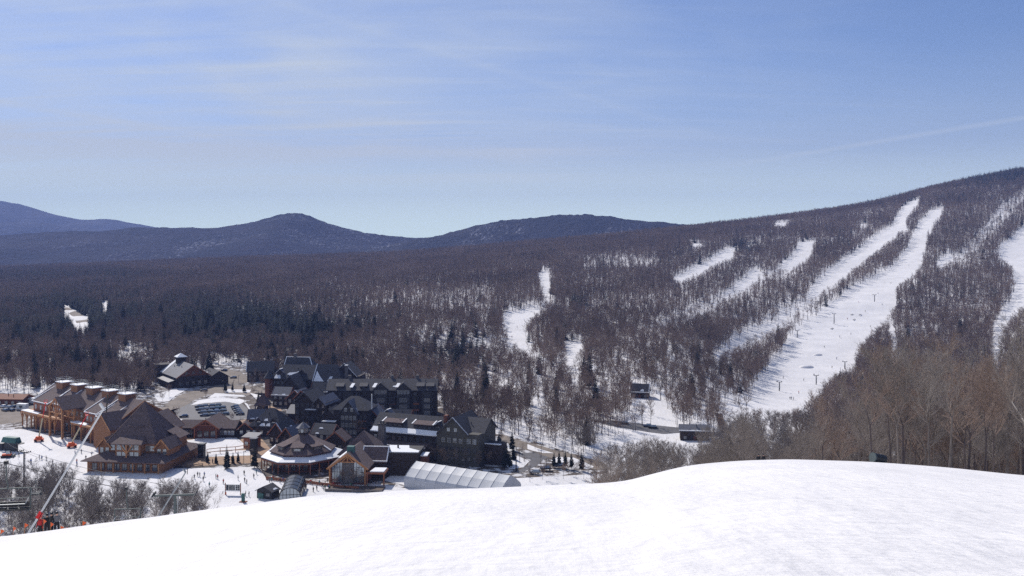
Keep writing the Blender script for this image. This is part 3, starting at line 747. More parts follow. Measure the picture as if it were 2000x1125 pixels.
# ------------------------------------------------------------------ building kit
_WIN = {}
def win_mesh(w, h, cols, rows, fm):
    key = (round(w, 2), round(h, 2), cols, rows, fm)
    if key not in _WIN:
        f = MB(); t = .11
        f.box(-w / 2 - t, -w / 2, -.10, .05, -t, h + t).box(w / 2, w / 2 + t, -.10, .05, -t, h + t)
        f.box(-w / 2, w / 2, -.10, .05, -t, 0).box(-w / 2, w / 2, -.10, .05, h, h + t)
        for i in range(1, cols): x = -w / 2 + w * i / cols; f.box(x - .04, x + .04, -.07, .04, 0, h)
        for j in range(1, rows): z = h * j / rows; f.box(-w / 2, w / 2, -.065, .04, z - .04, z + .04)
        g = MB().box(-w / 2, w / 2, -.035, .03, 0, h)
        both = MB().add(f.v, f.f, 0).add(g.v, g.f, 1)
        gm = M['glass_dark' if fm == 'frame_dark' else 'glass']
        _WIN[key] = (f.mesh('window', M[fm]), g.mesh('pane', gm), both.mesh('window', [M[fm], gm]))
    return _WIN[key]
def window(root, x, y, z, ang, w=1.2, h=1.5, cols=2, rows=2, fm='frame', sub=False):
    f, g, both = win_mesh(w, h, cols, rows, fm)
    if sub: return put('window', both, root, loc=(x, y, z), rz=ang)
    o = put('window', f, root, loc=(x, y, z), rz=ang)
    put('pane', g, o); return o
def facade(root, a, b, zs, n, w=1.2, h=1.5, cols=2, rows=2, fm='frame', skip=(), ends=.5):
    dx, dy = b[0] - a[0], b[1] - a[1]; ang = math.atan2(dy, dx); L_ = math.hypot(dx, dy); nx, ny = dy / L_, -dx / L_
    for j, z in enumerate(zs):
        for i in range(n):
            if (i, j) in skip or i in skip: continue
            t = (i + ends) / (n - 1 + 2 * ends) if n > 1 else .5
            window(root, a[0] + dx * t + nx * .04, a[1] + dy * t + ny * .04, z, ang, w, h, cols, rows, fm)

def walls(root, x0, x1, y0, y1, h, wm, z0=-.3, name='wall'):
    return MB().box(x0, x1, y0, y1, z0, h).build(name, M[wm], root)

def gable(root, x0, x1, y0, y1, ze, zr, axis, rm, wm, over=.8, th=.3, hip=(0, 0), trim=None, snow=(), name='roof', patches=()):
    """a pitched roof over the rectangle, its ridge along the axis; hip insets at the two ends; snow: eave0 eave1 rake0 rake1 ridge"""
    if axis == 'x': tf = lambda p: p
    else:
        tf = lambda p: (p[1], p[0], p[2]); x0, x1, y0, y1 = y0, y1, x0, x1
    ym = (y0 + y1) / 2; half = (y1 - y0) / 2; sl = (zr - ze) / half; zo = ze - over * sl
    A0 = x0 - over; A1 = x1 + over; E0 = y0 - over; E1 = y1 + over
    R0 = x0 + hip[0] if hip[0] else A0; R1 = x1 - hip[1] if hip[1] else A1
    up = th
    r = MB()
    s0 = [(A0, E0, zo + up), (A1, E0, zo + up), (R1, ym, zr + up), (R0, ym, zr + up)]
    s1 = [(A1, E1, zo + up), (A0, E1, zo + up), (R0, ym, zr + up), (R1, ym, zr + up)]
    r.sheet([tf(p) for p in s0], th); r.sheet([tf(p) for p in s1], th)
    if hip[0]: r.sheet([tf(p) for p in [(A0, E1, zo + up), (A0, E0, zo + up), (R0, ym, zr + up)]], th)
    if hip[1]: r.sheet([tf(p) for p in [(A1, E0, zo + up), (A1, E1, zo + up), (R1, ym, zr + up)]], th)
    ro = r.build(name, M[rm], root)
    g = MB()
    for k, X_, q in ((0, x0, 1), (1, x1, -1)):
        if not hip[k]:
            tri = [(X_, y0, ze - .02), (X_, y1, ze - .02), (X_, ym, zr - .02)]
            g.hexa([tf(p) for p in tri], [tf((p[0] + .25 * q, p[1], p[2])) for p in tri])
    if g.v: g.build('gable_wall', M[wm], root)
    rr_ = random.Random(int(abs(x0 * 31 + y1 * 17 + zr * 7) * 10) + len(rm))
    if rm in ('roof_dark', 'roof_grey') and not patches:      # leftovers of snow on the shady slopes
        for _ in range(rr_.choice([1, 2, 3])):
            a0 = rr_.uniform(x0 + .5, max(x0 + .6, x1 - 3)); t0 = rr_.choice([.03, .04, rr_.uniform(.1, .5)]); ln_ = rr_.uniform(1.2, 3.2); hh = rr_.uniform(.08, .22)
            if hip[0] or hip[1]: a0 = (x0 + x1) / 2 + rr_.uniform(-.2, .1) * (x1 - x0); t0 = min(t0, .3)
            patches = list(patches) + [(rr_.choice([0, 0, 1]), [(a0, t0), (a0 + ln_, t0), (a0 + ln_ * .7, t0 + hh), (a0 + ln_ * .15, t0 + hh * .8)])]
    if x1 - x0 > 9:
        vb = MB()
        for _ in range(rr_.choice([1, 2, 2])):
            a0 = rr_.uniform(x0 + 3, x1 - 3); t0 = rr_.uniform(.45, .8); y_ = E0 + (ym - E0) * t0; z_ = zo + (zr - zo) * t0 + up
            if hip[0] or hip[1]: a0 = (x0 + x1) / 2 + rr_.uniform(-.1, .1) * (x1 - x0)
            q0 = tf((a0, y_, z_ - .2)); vb.bar(q0, (q0[0], q0[1], z_ + 1.0), .35, n=6)
        vb.build('vent', M['dsteel'], ro)
    if trim:
        t = MB()
        for k, X_ in ((0, A0 - .06), (1, A1 + .06)):
            if hip[k]: continue
            t.bar(tf((X_, E0, zo + .05)), tf((X_, ym, zr + .08)), .14, .55); t.bar(tf((X_, E1, zo + .05)), tf((X_, ym, zr + .08)), .14, .55)
        if t.v: t.build('bargeboard', M[trim], root)
    if snow:
        s = MB(); w_ = .4
        def ln(p, q): s.bar(tf(p), tf(q), w_, .28)
        zt = zo + up + .06; zz = zr + up + .06
        if 'eave0' in snow: ln((A0, E0 + .3, zt + .3 * sl), (A1, E0 + .3, zt + .3 * sl))
        if 'eave1' in snow: ln((A0, E1 - .3, zt + .3 * sl), (A1, E1 - .3, zt + .3 * sl))
        if 'rake0' in snow: ln((A0 + .25, E0 + .2, zt), (R0 + .25, ym, zz)); 
        if 'rake1' in snow: ln((A1 - .25, E0 + .2, zt), (R1 - .25, ym, zz))
        if 'back0' in snow: ln((A0 + .25, E1 - .2, zt), (R0 + .25, ym, zz))
        if 'back1' in snow: ln((A1 - .25, E1 - .2, zt), (R1 - .25, ym, zz))
        if 'ridge' in snow: ln((R0, ym, zz), (R1, ym, zz))
        s.build('snow_edge', M['roofsnow'], ro)
    for (side_, poly) in patches:      # drifts left on a slope: polygon in (along, 0 eave .. 1 ridge)
        pp = []
        for (a, t) in poly:
            y_ = E0 + (ym - E0) * t if side_ == 0 else E1 + (ym - E1) * t
            pp.append(tf((a, y_, zo + (zr - zo) * t + up + .16)))
        MB().sheet(pp, .14).build('snow_drift', M['roofsnow'], ro)
    return ro

def pyramid(root, n, r, z0, z1, rm, rot=0.0, th=.3, name='roof', cx=0, cy=0, r_top=0.0):
    mb = MB(); A = [rot + 2 * math.pi * (i + .5) / n for i in range(n)]
    for i in range(n):
        a, b = A[i], A[(i + 1) % n]
        p = [(cx + r * math.cos(a), cy + r * math.sin(a), z0), (cx + r * math.cos(b), cy + r * math.sin(b), z0),
             (cx + r_top * math.cos(b), cy + r_top * math.sin(b), z1), (cx + r_top * math.cos(a), cy + r_top * math.sin(a), z1)]
        if r_top == 0: p = p[:3]
        mb.sheet([(x, y, z + th) for x, y, z in p], th)
    return mb.build(name, M[rm], root)

def dormer(root, x, y, z, ang, w, d, h, rise, rm, wm, kind='gable', nw=1, fm='frame', snow=False, ww=None, back=0.35):
    """front centre at (x, y, z), running back d; walls with its roof and windows as sub-parts"""
    o = MB().box(-w / 2, w / 2, 0, d, -.8, h).build('dormer', M[wm], root, loc=(x, y, z), rz=ang)
    r = MB(); ov = .45
    if kind == 'gable':
        for q in (-1, 1):
            zo = h - ov * rise / (w / 2)
            p = [(q * (w / 2 + ov), -ov, zo), (q * (w / 2 + ov), d, zo), (0, d, h + rise), (0, -ov, h + rise)]
            r.sheet([(a, b, c + .22) for a, b, c in p], .22)
        g = [(-w / 2, .0, h - .02), (w / 2, .0, h - .02), (0, .0, h + rise - .05)]
        o2 = MB().hexa(g, [(a, b + .2, c) for a, b, c in g]).build('gable_wall', M[wm], o)
    else:
        p = [(-w / 2 - ov, -ov - .2, h - .15), (w / 2 + ov, -ov - .2, h - .15), (w / 2 + ov, d + 1.2, h + rise), (-w / 2 - ov, d + 1.2, h + rise)]
        r.sheet([(a, b, c + .22) for a, b, c in p], .22)
    ro = r.build('roof', M[rm], o)
    if snow:
        s = MB()
        if kind == 'gable': s.bar((0, -ov, h + rise + .28), (0, d, h + rise + .28), .5, .2); s.bar((-w / 2 - ov, -ov + .1, h + .1), (0, -ov + .1, h + rise + .26), .35, .18)
        else:
            s.bar((-w / 2 - ov, d + .9, h + rise + .22), (w / 2 + ov, d + .9, h + rise + .22), .9, .25)
            s.bar((-w / 2 - ov, -ov, h + .12), (-w / 2 - ov, d + .9, h + rise + .25), .5, .2); s.bar((w / 2 + ov, -ov, h + .12), (w / 2 + ov, d + .9, h + rise + .25), .5, .2)
        s.build('snow_edge', M['roofsnow'], o)
    ww = ww or min(1.4, w / max(1, nw) * .7)
    for i in range(nw):
        window(o, -w / 2 + w * (i + .5) / nw, -.04, .1, 0, ww, max(.6, h * .62), 2, 2, fm, sub=True)
    return o

def box_part(root, name, m, *bx): return MB().box(*bx).build(name, M[m], root)
def drift(root, poly, z, th=.25, name='snow_cover'):
    return MB().prism(poly, z - .02, z + th).build(name, M['roofsnow'], root)

# ------------------------------------------------------------------ ground sheets of the village
def sheet_ground(name, px, m, lift, y0=95, real=False):
    pts = []
    n = len(px)
    for i in range(n):
        a, b = px[i], px[(i + 1) % n]
        for t in (0, .34, .67):
            q = (a[0] + (b[0] - a[0]) * t, a[1] + (b[1] - a[1]) * t)
            h = hit(q[0], q[1], y0); pts.append(h)
    me = bpy.data.meshes.new(name)
    vs = [(x, y, gz(x, y) + lift) for x, y, z in pts]
    bmv = MB(); bmv.add(vs, [tuple(range(len(vs)))])
    import bmesh
    bm = bmesh.new(); vv_ = [bm.verts.new(v) for v in vs]; f = bm.faces.new(vv_)
    f.normal_update()
    if f.normal.z < 0: f.normal_flip()
    bmesh.ops.triangulate(bm, faces=[f])
    for _ in range(5):
        es = [e for e in bm.edges if e.calc_length() > 14]
        if not es: break
        bmesh.ops.subdivide_edges(bm, edges=es, cuts=1); bmesh.ops.triangulate(bm, faces=bm.faces[:])
    co_ = np.array([v.co for v in bm.verts]); zz = ground(co_[:, 0], co_[:, 1]) + lift
    for v, z in zip(bm.verts, zz): v.co.z = z
    bm.to_mesh(me); bm.free()
    me.materials.append(M[m]); me.update()
    return put(name, me, kind='structure')

sheet_ground('ground', [(338, 800), (480, 775), (560, 742), (700, 775), (850, 778), (965, 850), (972, 905), (800, 912), (770, 940), (520, 934), (505, 908), (340, 915), (330, 880), (300, 850), (300, 815)], 'slush', .05)
sheet_ground('ground', [(0, 768), (230, 768), (300, 752), (420, 712), (484, 716), (540, 742), (720, 752), (862, 786), (960, 845), (1060, 868), (1180, 905), (1190, 925), (1000, 935), (795, 955), (740, 945), (520, 936), (508, 912), (340, 916), (330, 890), (200, 872), (140, 858), (40, 838), (0, 840)], 'thin_snow', .03)
sheet_ground('road', [(300, 806), (330, 786), (352, 772), (392, 759), (440, 750), (530, 758), (530, 775), (478, 772), (440, 768), (404, 772), (375, 784), (345, 806), (340, 830), (350, 860), (330, 880), (318, 850), (305, 826)], 'gravel', .05)
sheet_ground('car_park', [(340, 803), (372, 788), (408, 784), (452, 786), (470, 786), (490, 806), (480, 818), (440, 824), (400, 824), (352, 820)], 'asphalt', .07)
sheet_ground('car_park', [(412, 727), (440, 721), (470, 728), (484, 736), (482, 748), (455, 751), (425, 745)], 'gravel', .07)
sheet_ground('plaza', [(522, 792), (548, 798), (562, 824), (540, 818), (525, 803)], 'paver', .09)
sheet_ground('plaza', [(455, 824), (490, 818), (505, 850), (530, 880), (524, 896), (505, 905), (345, 913), (352, 892), (362, 856), (440, 856), (470, 866), (470, 845)], 'paver', .09)
sheet_ground('road', [(980, 848), (1010, 859), (1085, 880), (1180, 905), (1195, 918), (1160, 918), (1070, 893), (1000, 870), (970, 858)], 'gravel', .08)
sheet_ground('road', [(1008, 886), (1040, 884), (1085, 889), (1062, 898), (1046, 912), (1015, 925), (1000, 925), (1035, 908), (1036, 898), (1018, 893)], 'asphalt', .06)
sheet_ground('road', [(1158, 822), (1200, 822), (1250, 828), (1330, 836), (1420, 848), (1420, 856), (1330, 846), (1296, 848), (1250, 842), (1190, 832)], 'asphalt', .12)
sheet_ground('path', [(1396, 808), (1410, 809), (1424, 848), (1408, 846)], 'earth', .16)
sheet_ground('road', [(121, 598), (130, 600), (155, 612), (176, 628), (174, 634), (150, 632), (142, 618), (124, 606)], 'gravel', .35)
sheet_ground('ground', [(0, 782), (40, 776), (75, 800), (40, 825), (0, 830), (-60, 830), (-60, 785)], 'gravel', .05)
for pl in ([(420, 768), (470, 772), (480, 776), (440, 775), (405, 778)], [(385, 784), (420, 776), (470, 780), (482, 784), (468, 790), (440, 785), (400, 788), (372, 792)], [(488, 768), (515, 774), (520, 784), (500, 780)],
           [(300, 772), (350, 756), (368, 760), (345, 772), (330, 784), (308, 784)], [(436, 760), (490, 762), (488, 767), (440, 767)], [(476, 786), (486, 800), (492, 806), (484, 790)],
           [(345, 818), (372, 822), (366, 828), (342, 826)], [(366, 861), (390, 856), (462, 856), (478, 868), (480, 877), (452, 882), (400, 884), (372, 876), (362, 868)],
           [(388, 884), (486, 880), (490, 890), (392, 894)], [(750, 940), (775, 920), (800, 922), (795, 950)],
           [(960, 862), (1000, 872), (1012, 884), (985, 880), (964, 872)], [(1000, 890), (1018, 894), (1034, 902), (1022, 914), (995, 918), (985, 905)], [(1030, 868), (1060, 880), (1082, 886), (1060, 886), (1030, 878)], [(1075, 900), (1090, 893), (1120, 895), (1160, 912), (1150, 918), (1090, 910)]):
    sheet_ground('snow_patch', pl, 'snow', .12)
# ------------------------------------------------------------------ the village, building by building
def Q(u, v, z=0.0):
    """the point at height z seen at (u, v)"""
    Y = (CAMZ - z) * F / (v - HZ); return ((u - 1000) * Y / F, Y)

# 1 -- octagonal lodge with a cupola
def octagon_lodge():
    x, y = at(592, 370), 370
    r = empty('octagonal_lodge', (x, y, 0), 0, 'eight-sided brown-roofed lodge with a glazed cupola and a snowy wrap-around porch roof', 'lodge')
    n = 8; rot = 0
    oc = lambda R_, n=8: [(R_ * math.cos(2 * math.pi * (i + .5) / n), R_ * math.sin(2 * math.pi * (i + .5) / n)) for i in range(n)]
    MB().prism(oc(12.2), -.3, 6.9).build('wall', M['wall_red'], r)
    pyramid(r, 8, 13.2, 6.6, 13.2, 'roof_brown', th=.35)
    # porch roof with its snow
    pr = pyramid(r, 8, 16.6, 4.3, 5.7, 'roof_brown', name='porch_roof', r_top=12.3)
    MB_ = MB()
    for i in range(8):
        a, b = oc(16.5)[i], oc(16.5)[(i + 1) % 8]; c, d = oc(12.6)[(i + 1) % 8], oc(12.6)[i]
        MB_.sheet([(a[0], a[1], 4.85), (b[0], b[1], 4.85), (c[0], c[1], 6.1), (d[0], d[1], 6.1)], .2)
    MB_.build('snow_cover', M['roofsnow'], pr)
    f = MB(); po = oc(16.2)
    for i in range(8):
        a, b = po[i], po[(i + 1) % 8]
        f.bar((a[0], a[1], 4.1), (b[0], b[1], 4.1), .3, .55)
    f.build('porch_beam', M['timber_red'], r)
    for i in range(8):
        a, b = po[i], po[(i + 1) % 8]
        for t in (0, .33, .66):
            px__, py__ = a[0] + (b[0] - a[0]) * t, a[1] + (b[1] - a[1]) * t
            if py__ < 4: MB().bar((px__, py__, -.2), (px__, py__, 4), .34).build('post', M['timber_red'], r)
    w8 = oc(12.25)
    for i in (3, 4, 5, 6, 7):
        a, b = w8[i], w8[(i + 1) % 8]
        if (a[1] + b[1]) < 6: facade(r, a, b, [.7], 4, 1.5, 2.4, 2, 2, 'frame_dark')
    for i in (4, 5, 6):
        am = 2 * math.pi * (i + 1) / 8; rr = 10.2
        dormer(r, rr * math.cos(am), rr * math.sin(am), 7.5, am + math.pi / 2, 4.4, 4.2, 1.9, 1.3, 'roof_brown', 'wall_olive', 'shed', 1, 'frame', False, 2.4)
        s = MB().bar((-2.6, -.75, 1.98), (2.6, -.75, 1.98), .35, .25).build('snow_edge', M['roofsnow'], r.children[-1])
    cu = MB().prism(oc(1.9), 12, 15.2).build('cupola', M['wall_dark'], r)
    pyramid(cu, 8, 2.9, 15.1, 17.4, 'roof_grey', th=.12)
    for i in range(4, 8):
        am = 2 * math.pi * (i + 1) / 8 - math.pi / 8 * 0; q = 1.9 * math.cos(math.pi / 8)
        window(cu, (q + .05) * math.cos(am), (q + .05) * math.sin(am), 13.5, am + math.pi / 2, .95, 1.3, 1, 2, 'frame', sub=True)
    s = MB(); q = oc(13.0)[7]; s.bar((q[0], q[1], 7.2), (q[0] * .55, q[1] * .55, 10.1), .6, .25)
    q = oc(13.0)[4]; q2 = oc(13.0)[3]; s.bar((q2[0], q2[1], 7.15), (q[0], q[1], 7.15), .5, .25)
    s.build('snow_drift', M['roofsnow'], r)
octagon_lodge()

# 2 -- great hall with the glazed timber gable
def great_hall():
    r = empty('great_hall', (at(680, 341), 341, 0), R(-4), 'brown-roofed hall with a tall glazed timber gable front beside the octagonal lodge', 'hall')
    hw = 6.6
    walls(r, -hw, hw, 0, 30, 6.6, 'wall_red')
    ro = gable(r, -hw, hw, 0, 19, 6.6, 11.4, 'y', 'roof_brown', 'wall_red', 1.2, .35, trim='timber')
    gable(r, -hw - 1, hw + 1.5, 17, 31, 7.6, 14.8, 'y', 'roof_brown', 'wall_dark', .8, .35, hip=(6.8, 6.8), name='rear_roof')
    # cross wing to the right with snow along its valleys
    walls(r, hw - 1, 12, 10, 19, 6.4, 'wall_dark', name='side_wing')
    gable(r, 3, 12, 10, 19, 6.4, 10.6, 'x', 'roof_brown', 'wall_dark', .6, .3, snow=('eave0', 'ridge', 'rake1', 'rake0'), name='side_roof')
    box_part(r, 'chimney', 'green', -1.3, 1.3, 3.2, 5.4, 10, 13.2)
    # timber truss and glazing of the gable
    t = MB(); y0 = -1.1
    for q in (-1, 1):
        t.bar((q * hw, y0, -.2), (q * hw, y0, 6.6), .5)
        t.bar((q * hw * 1.12, y0, 5.9), (0, y0, 11.2), .45, .6)
        t.bar((q * 2.2, y0, 8.4), (0, y0, 10.6), .3)
    t.bar((-2.9, y0, 8.5), (2.9, y0, 8.5), .35); t.bar((0, y0, 8.5), (0, y0, 10.9), .3)
    t.build('truss', M['timber'], r)
    for (a, b) in ((-6.0, -2.2), (2.2, 6.0)):
        m = MB(); g = MB(); n = 4
        for i in range(n):
            x0 = a + (b - a) * i / n; x1 = a + (b - a) * (i + 1) / n
            zt = lambda x: min(9.2, 6.2 + (hw - abs(x)) * .66)
            z1 = min(zt(x0), zt(x1))
            g.box(x0 + .06, x1 - .06, -.10, -.04, .8, z1)
            m.box(x0 - .06, x0 + .06, -.16, -.02, .6, z1)
            for z in (2.6, 4.6, 6.4):
                if z < z1: m.box(x0, x1, -.14, -.02, z - .06, z + .06)
        fo = m.build('window', M['frame_dark'], r); g.build('pane', M['glass'], fo)
    box_part(r, 'centre_panel', 'stone', -2.1, 2.1, -.25, -.02, -.2, 8.3)
    # low canopy to the right
    c = box_part(r, 'canopy', 'timber_red', hw + .3, 14, -1.5, 5, 4.3, 5.0)
    drift(c, [(hw + 1.8, -1.2), (13.6, -1.2), (13.6, 4.6), (hw + 2.5, 4.6)], 5.02, .3)
    for x in (hw + .8, 13.6): MB().bar((x, -1.2, -.2), (x, -1.2, 4.3), .4).build('post', M['timber_red'], r)
    drift(ro, [(-6.9, 6), (-5.9, 6), (-4.2, 14), (-5.4, 15)], 6.7, .9, 'snow_drift') if False else None
    MB().bar((-5.2, 7, 8.1), (-2.4, 12.5, 10.0), .9, .25).build('snow_drift', M['roofsnow'], ro)
great_hall()

def flat_box():
    r = empty('flat_roofed_block', (-42.4, 353, 0), R(-4), 'dark brown windowless block with a flat snow-covered roof behind the tent', 'building')
    walls(r, -6.6, 6.6, 0, 12, 8.6, 'wall_dark')
    ro = MB().box(-6.9, 6.9, -.3, 12.3, 8.61, 9.0).build('roof', M['wall_grey'], r)
    drift(ro, [(-6.6, 0.2), (6.6, .2), (6.6, 3), (2, 7), (1, 11.8), (-6.6, 11.8)], 9.02, .2)
    MB().cyl((-2.5, 7), .35, 9, 10.6, 8).build('vent', M['dsteel'], r)
    wg = box_part(r, 'annex', 'wall_red', 6.9, 9.5, 3, 9, -.2, 7.0); drift(wg, [(6.9, 3), (9.6, 3), (9.6, 9), (6.9, 9)], 7.02, .3)
flat_box()
def stone_chimney():
    r = empty('stone_chimney', (at(746, 374), 374, 0), R(-10), 'tall freestanding grey stone chimney rising behind the hall', 'chimney')
    MB().hexa([(-1.7, -1.5, -.3), (1.7, -1.5, -.3), (1.7, 1.5, -.3), (-1.7, 1.5, -.3)], [(-1.25, -1.1, 15.6), (1.25, -1.1, 15.6), (1.25, 1.1, 15.6), (-1.25, 1.1, 15.6)]).build('shaft', M['stone'], r)
    MB().box(-1.5, 1.5, -1.35, 1.35, 15.61, 16.1).build('cap', M['wall_grey'], r)
    MB().cyl((-.5, 0), .4, 16.1, 17, 8).cyl((.6, 0), .4, 16.1, 17, 8).build('flue', M['dsteel'], r)
stone_chimney()

# 3 -- lodge wing with snowy dormers and the olive gable
def lodge_wing():
    a, b = (at(728, 387), 387), (at(940, 369), 369)
    L_ = math.hypot(b[0] - a[0], b[1] - a[1]); ang = math.atan2(b[1] - a[1], b[0] - a[0])
    r = empty('lodge_wing', (a[0], a[1], 0), ang, 'long dark lodge wing with two snow-edged dormers and an olive gable at its right end', 'lodge')
    m = 31.0
    walls(r, 0, m, 0, 15, 10.8, 'wall_dark')
    walls(r, m, L_, -2.5, 15, 12.8, 'wall_olive', name='end_block')
    ro = gable(r, 0, m, 0, 15, 10.8, 16.6, 'x', 'roof_dark', 'wall_dark', .9, .35, snow=('eave0',))
    MB().sheet([(-.5, -.9, 10.65), (m * .96, -.9, 10.65), (m * .96, 1.2, 12.1), (-.5, 1.8, 12.5)], .25).build('snow_cover', M['roofsnow'], ro)
    gable(r, m + 1, L_ - 5, -2.5, 15, 12.8, 18.6, 'y', 'roof_dark', 'wall_olive', .8, .35, snow=('rake0', 'back0'), name='end_roof', trim='wall_grey')
    gable(r, m + 6, L_, 2, 15, 12.8, 17.2, 'x', 'roof_dark', 'wall_olive', .8, .35, name='rear_roof')
    for x in (8.3, 22.3):
        dormer(r, x, 2.2, 11.6, 0, 8.6, 4.6, 2.6, 1.5, 'roof_brown', 'wall_dark', 'shed', 4, 'frame_dark', True)
    dormer(r, 29, 3, 12, 0, 3, 3, 2, 1.3, 'roof_dark', 'wall_dark', 'gable', 1, 'frame', True)
    dormer(r, 2, 9, 14, 0, 4, 3, 2, 1.6, 'roof_grey', 'wall_dark', 'gable', 1, 'frame', True)
    pr = MB().sheet([(6, -4.2, 5.9), (26.5, -4.2, 5.9), (26.5, .0, 7.0), (6, .0, 7.0)], .3).build('porch_roof', M['roof_brown'], r)
    MB().bar((6, -4.2, 6.0), (26.5, -4.2, 6.0), .6, .35).build('snow_edge', M['roofsnow'], pr)
    for i in range(6): MB().bar((6.4 + i * 3.9, -4, -.2), (6.4 + i * 3.9, -4, 5.7), .3).build('post', M['wall_dark'], r)
    facade(r, (0, 0), (m, 0), [1.2, 7.4], 11, 1.3, 1.7, 2, 2, 'frame_dark')
    x0, x1 = m + .6, L_ - .6
    facade(r, (x0, -2.5), (x1, -2.5), [2, 5.4], 7, 1.2, 1.7, 2, 2, 'frame_dark'); facade(r, (x0 + 1, -2.5), (x1 - 6, -2.5), [9.0], 4, 1.2, 1.6)
    facade(r, (x0 + 3, -2.5), (x1 - 8, -2.5), [13.4], 2, 1.1, 1.3)
    facade(r, (x1 - 5, -2.5), (x1, -2.5), [9.0], 2, 1.4, 1.8)
    ch = box_part(r, 'chimney', 'wall_red', m - .6, m + 1.0, 5, 7, 12, 18); 
    an = walls(r, L_ + .02, L_ + 7, 3, 10, 8.2, 'wall_dark', name='annex'); drift(an, [(L_ + .1, 3), (L_ + 7, 3), (L_ + 7, 4.4), (L_ + .1, 4)], 8.22, .25)
lodge_wing()

# 4 -- long hotel behind
def long_hotel():
    r = empty('long_hotel', (at(640, 470), 470, 0), R(1), 'long dark hotel block across the village with small gables along its eaves', 'hotel')
    L_ = 55
    walls(r, 0, L_, 0, 15, 14, 'wall_dark')
    ro = gable(r, 0, L_, 0, 15, 14, 18.2, 'x', 'roof_dark', 'wall_dark', .9, .35)
    for x in (12.3, 23.8, 35.5): MB().bar((x - .5, .3, 15.2), (x + .4, 3.4, 16.8), 1.7, .3).build('snow_drift', M['roofsnow'], ro)
    for x, w in ((27, 6.5), (38.5, 6.5)):
        dormer(r, x, -1.2, 12.0, 0, w, 6, 2.8, 2.9, 'roof_dark', 'wall_grey', 'gable', 4, 'frame', False)
    for x in (6, 18, 47, 52): dormer(r, x, .6, 14.2, 0, 3.4, 4, 1.6, 1.2, 'roof_dark', 'wall_dark', 'shed', 1, 'frame_dark', False)
    facade(r, (0, 0), (L_, 0), [1.5, 4.7, 7.9, 11], 13, 1.4, 1.7, 2, 2, 'frame_dark')
    for x, w in ((8, 5), (23.8, 6.5), (35.2, 6.6), (48, 5)):
        b = walls(r, x, x + w, -1.25, -.02, 11.9 if w > 6 else 13.2, 'wall_grey', name='bay')
        for z in (1.6, 4.8, 8.0): window(b, x + w / 2, -1.29, z, 0, w * .55, 1.7, 3, 2, 'frame', sub=True)
    for x in (14.5, 31.5, 43.5):
        for z in (4.2, 7.4, 10.6): box_part(r, 'balcony', 'timber_red' if z < 10 else 'wall_grey', x, x + 3, -1.1, -.06, z - .9, z)
    for x in (9, 31, 44): box_part(r, 'chimney', 'stone', x, x + 1.6, 8.2, 9.8, 17, 20.2)
    c = box_part(r, 'balcony', 'wall_grey', 20, 34, -1.6, -.02, 7.0, 7.5)
long_hotel()

# 5 -- hotel cluster at the back
def hotel_cluster():
    r = empty('gabled_hotel', (at(575, 528), 528, 0), R(-8), 'large dark gabled hotel with a corner turret and scraps of snow on its many roofs', 'hotel')
    walls(r, -14, 12, 0, 15, 11.4, 'wall_dark')
    gable(r, -14, 12, 0, 15, 11.4, 17.8, 'x', 'roof_dark', 'wall_dark', .9, .35, hip=(5, 0), snow=('rake1',), patches=[(0, [(-12, .02), (-8, .02), (-9, .25), (-11.5, .3)]), (0, [(-5, .3), (0, .2), (1.5, .55), (0, .45), (-4, .42)])])
    walls(r, 12, 28, -1, 14, 10.5, 'wall_dark', name='east_wing')
    gable(r, 12, 28, -1, 14, 10.5, 18.5, 'x', 'roof_dark', 'wall_dark', .9, .35, name='east_roof', hip=(0, 5), snow=('rake0',), patches=[(0, [(12, .02), (18, .02), (15, .3), (12.4, .6)]), (0, [(20, .05), (22, .02), (22.5, .3), (21, .3)])])
    walls(r, -3, 8, -12, 0, 8, 'wall_dark', name='front_wing')
    gable(r, -3, 8, -13, 4, 8, 14.6, 'y', 'roof_dark', 'wall_dark', .8, .35, name='front_roof', snow=('rake0',), trim='wall_grey')
    walls(r, 24, 36, 8, 20, 12, 'wall_dark', name='rear_wing')
    gable(r, 20, 34, 8, 20, 12, 19, 'y', 'roof_dark', 'wall_dark', .8, .35, name='rear_roof', snow=('rake0', 'back0'))
    gable(r, -12, 6, 14, 26, 14, 20.5, 'x', 'roof_dark', 'wall_dark', .8, .35, name='upper_roof', hip=(0, 4), snow=('rake0', 'rake1', 'ridge'))
    walls(r, -12, 6, 15.02, 26, 14, 'wall_dark', name='rear_block')
    t = MB().cyl((-15, 0), 2.6, -.3, 11.2, 10).build('turret', M['wall_red'], r); pyramid(t, 10, 3.3, 11.1, 16, 'roof_dark', th=.15, cx=-15, cy=0)
    dormer(r, 4, 1.2, 12.2, 0, 4, 4, 2, 1.8, 'roof_dark', 'wall_dark', 'gable', 2, 'frame_dark', False)
    dormer(r, -9, 1.2, 12.2, 0, 4, 4, 2, 1.8, 'roof_grey', 'wall_dark', 'gable', 2, 'frame_dark', True)
    facade(r, (-13.5, 0), (-3.5, 0), [1.5, 4.7, 7.9], 4, 1.3, 1.6, 2, 2, 'frame_dark')
    facade(r, (12.2, -1), (27.8, -1), [1.5, 4.7, 7.9], 6, 1.3, 1.6, 2, 2, 'frame_dark')
    facade(r, (-2.6, -12), (7.6, -12), [1.5, 4.7, 8.2], 4, 1.3, 1.6)
    ch = box_part(r, 'chimney', 'stone', 29.5, 31, 1, 2.6, 12, 19); drift(ch, [(29.4, .9), (31.1, .9), (31.1, 2.7), (29.4, 2.7)], 19.02, .25)
    box_part(r, 'chimney', 'stone', -8, -6.4, 19, 20.6, 18, 23)
hotel_cluster()
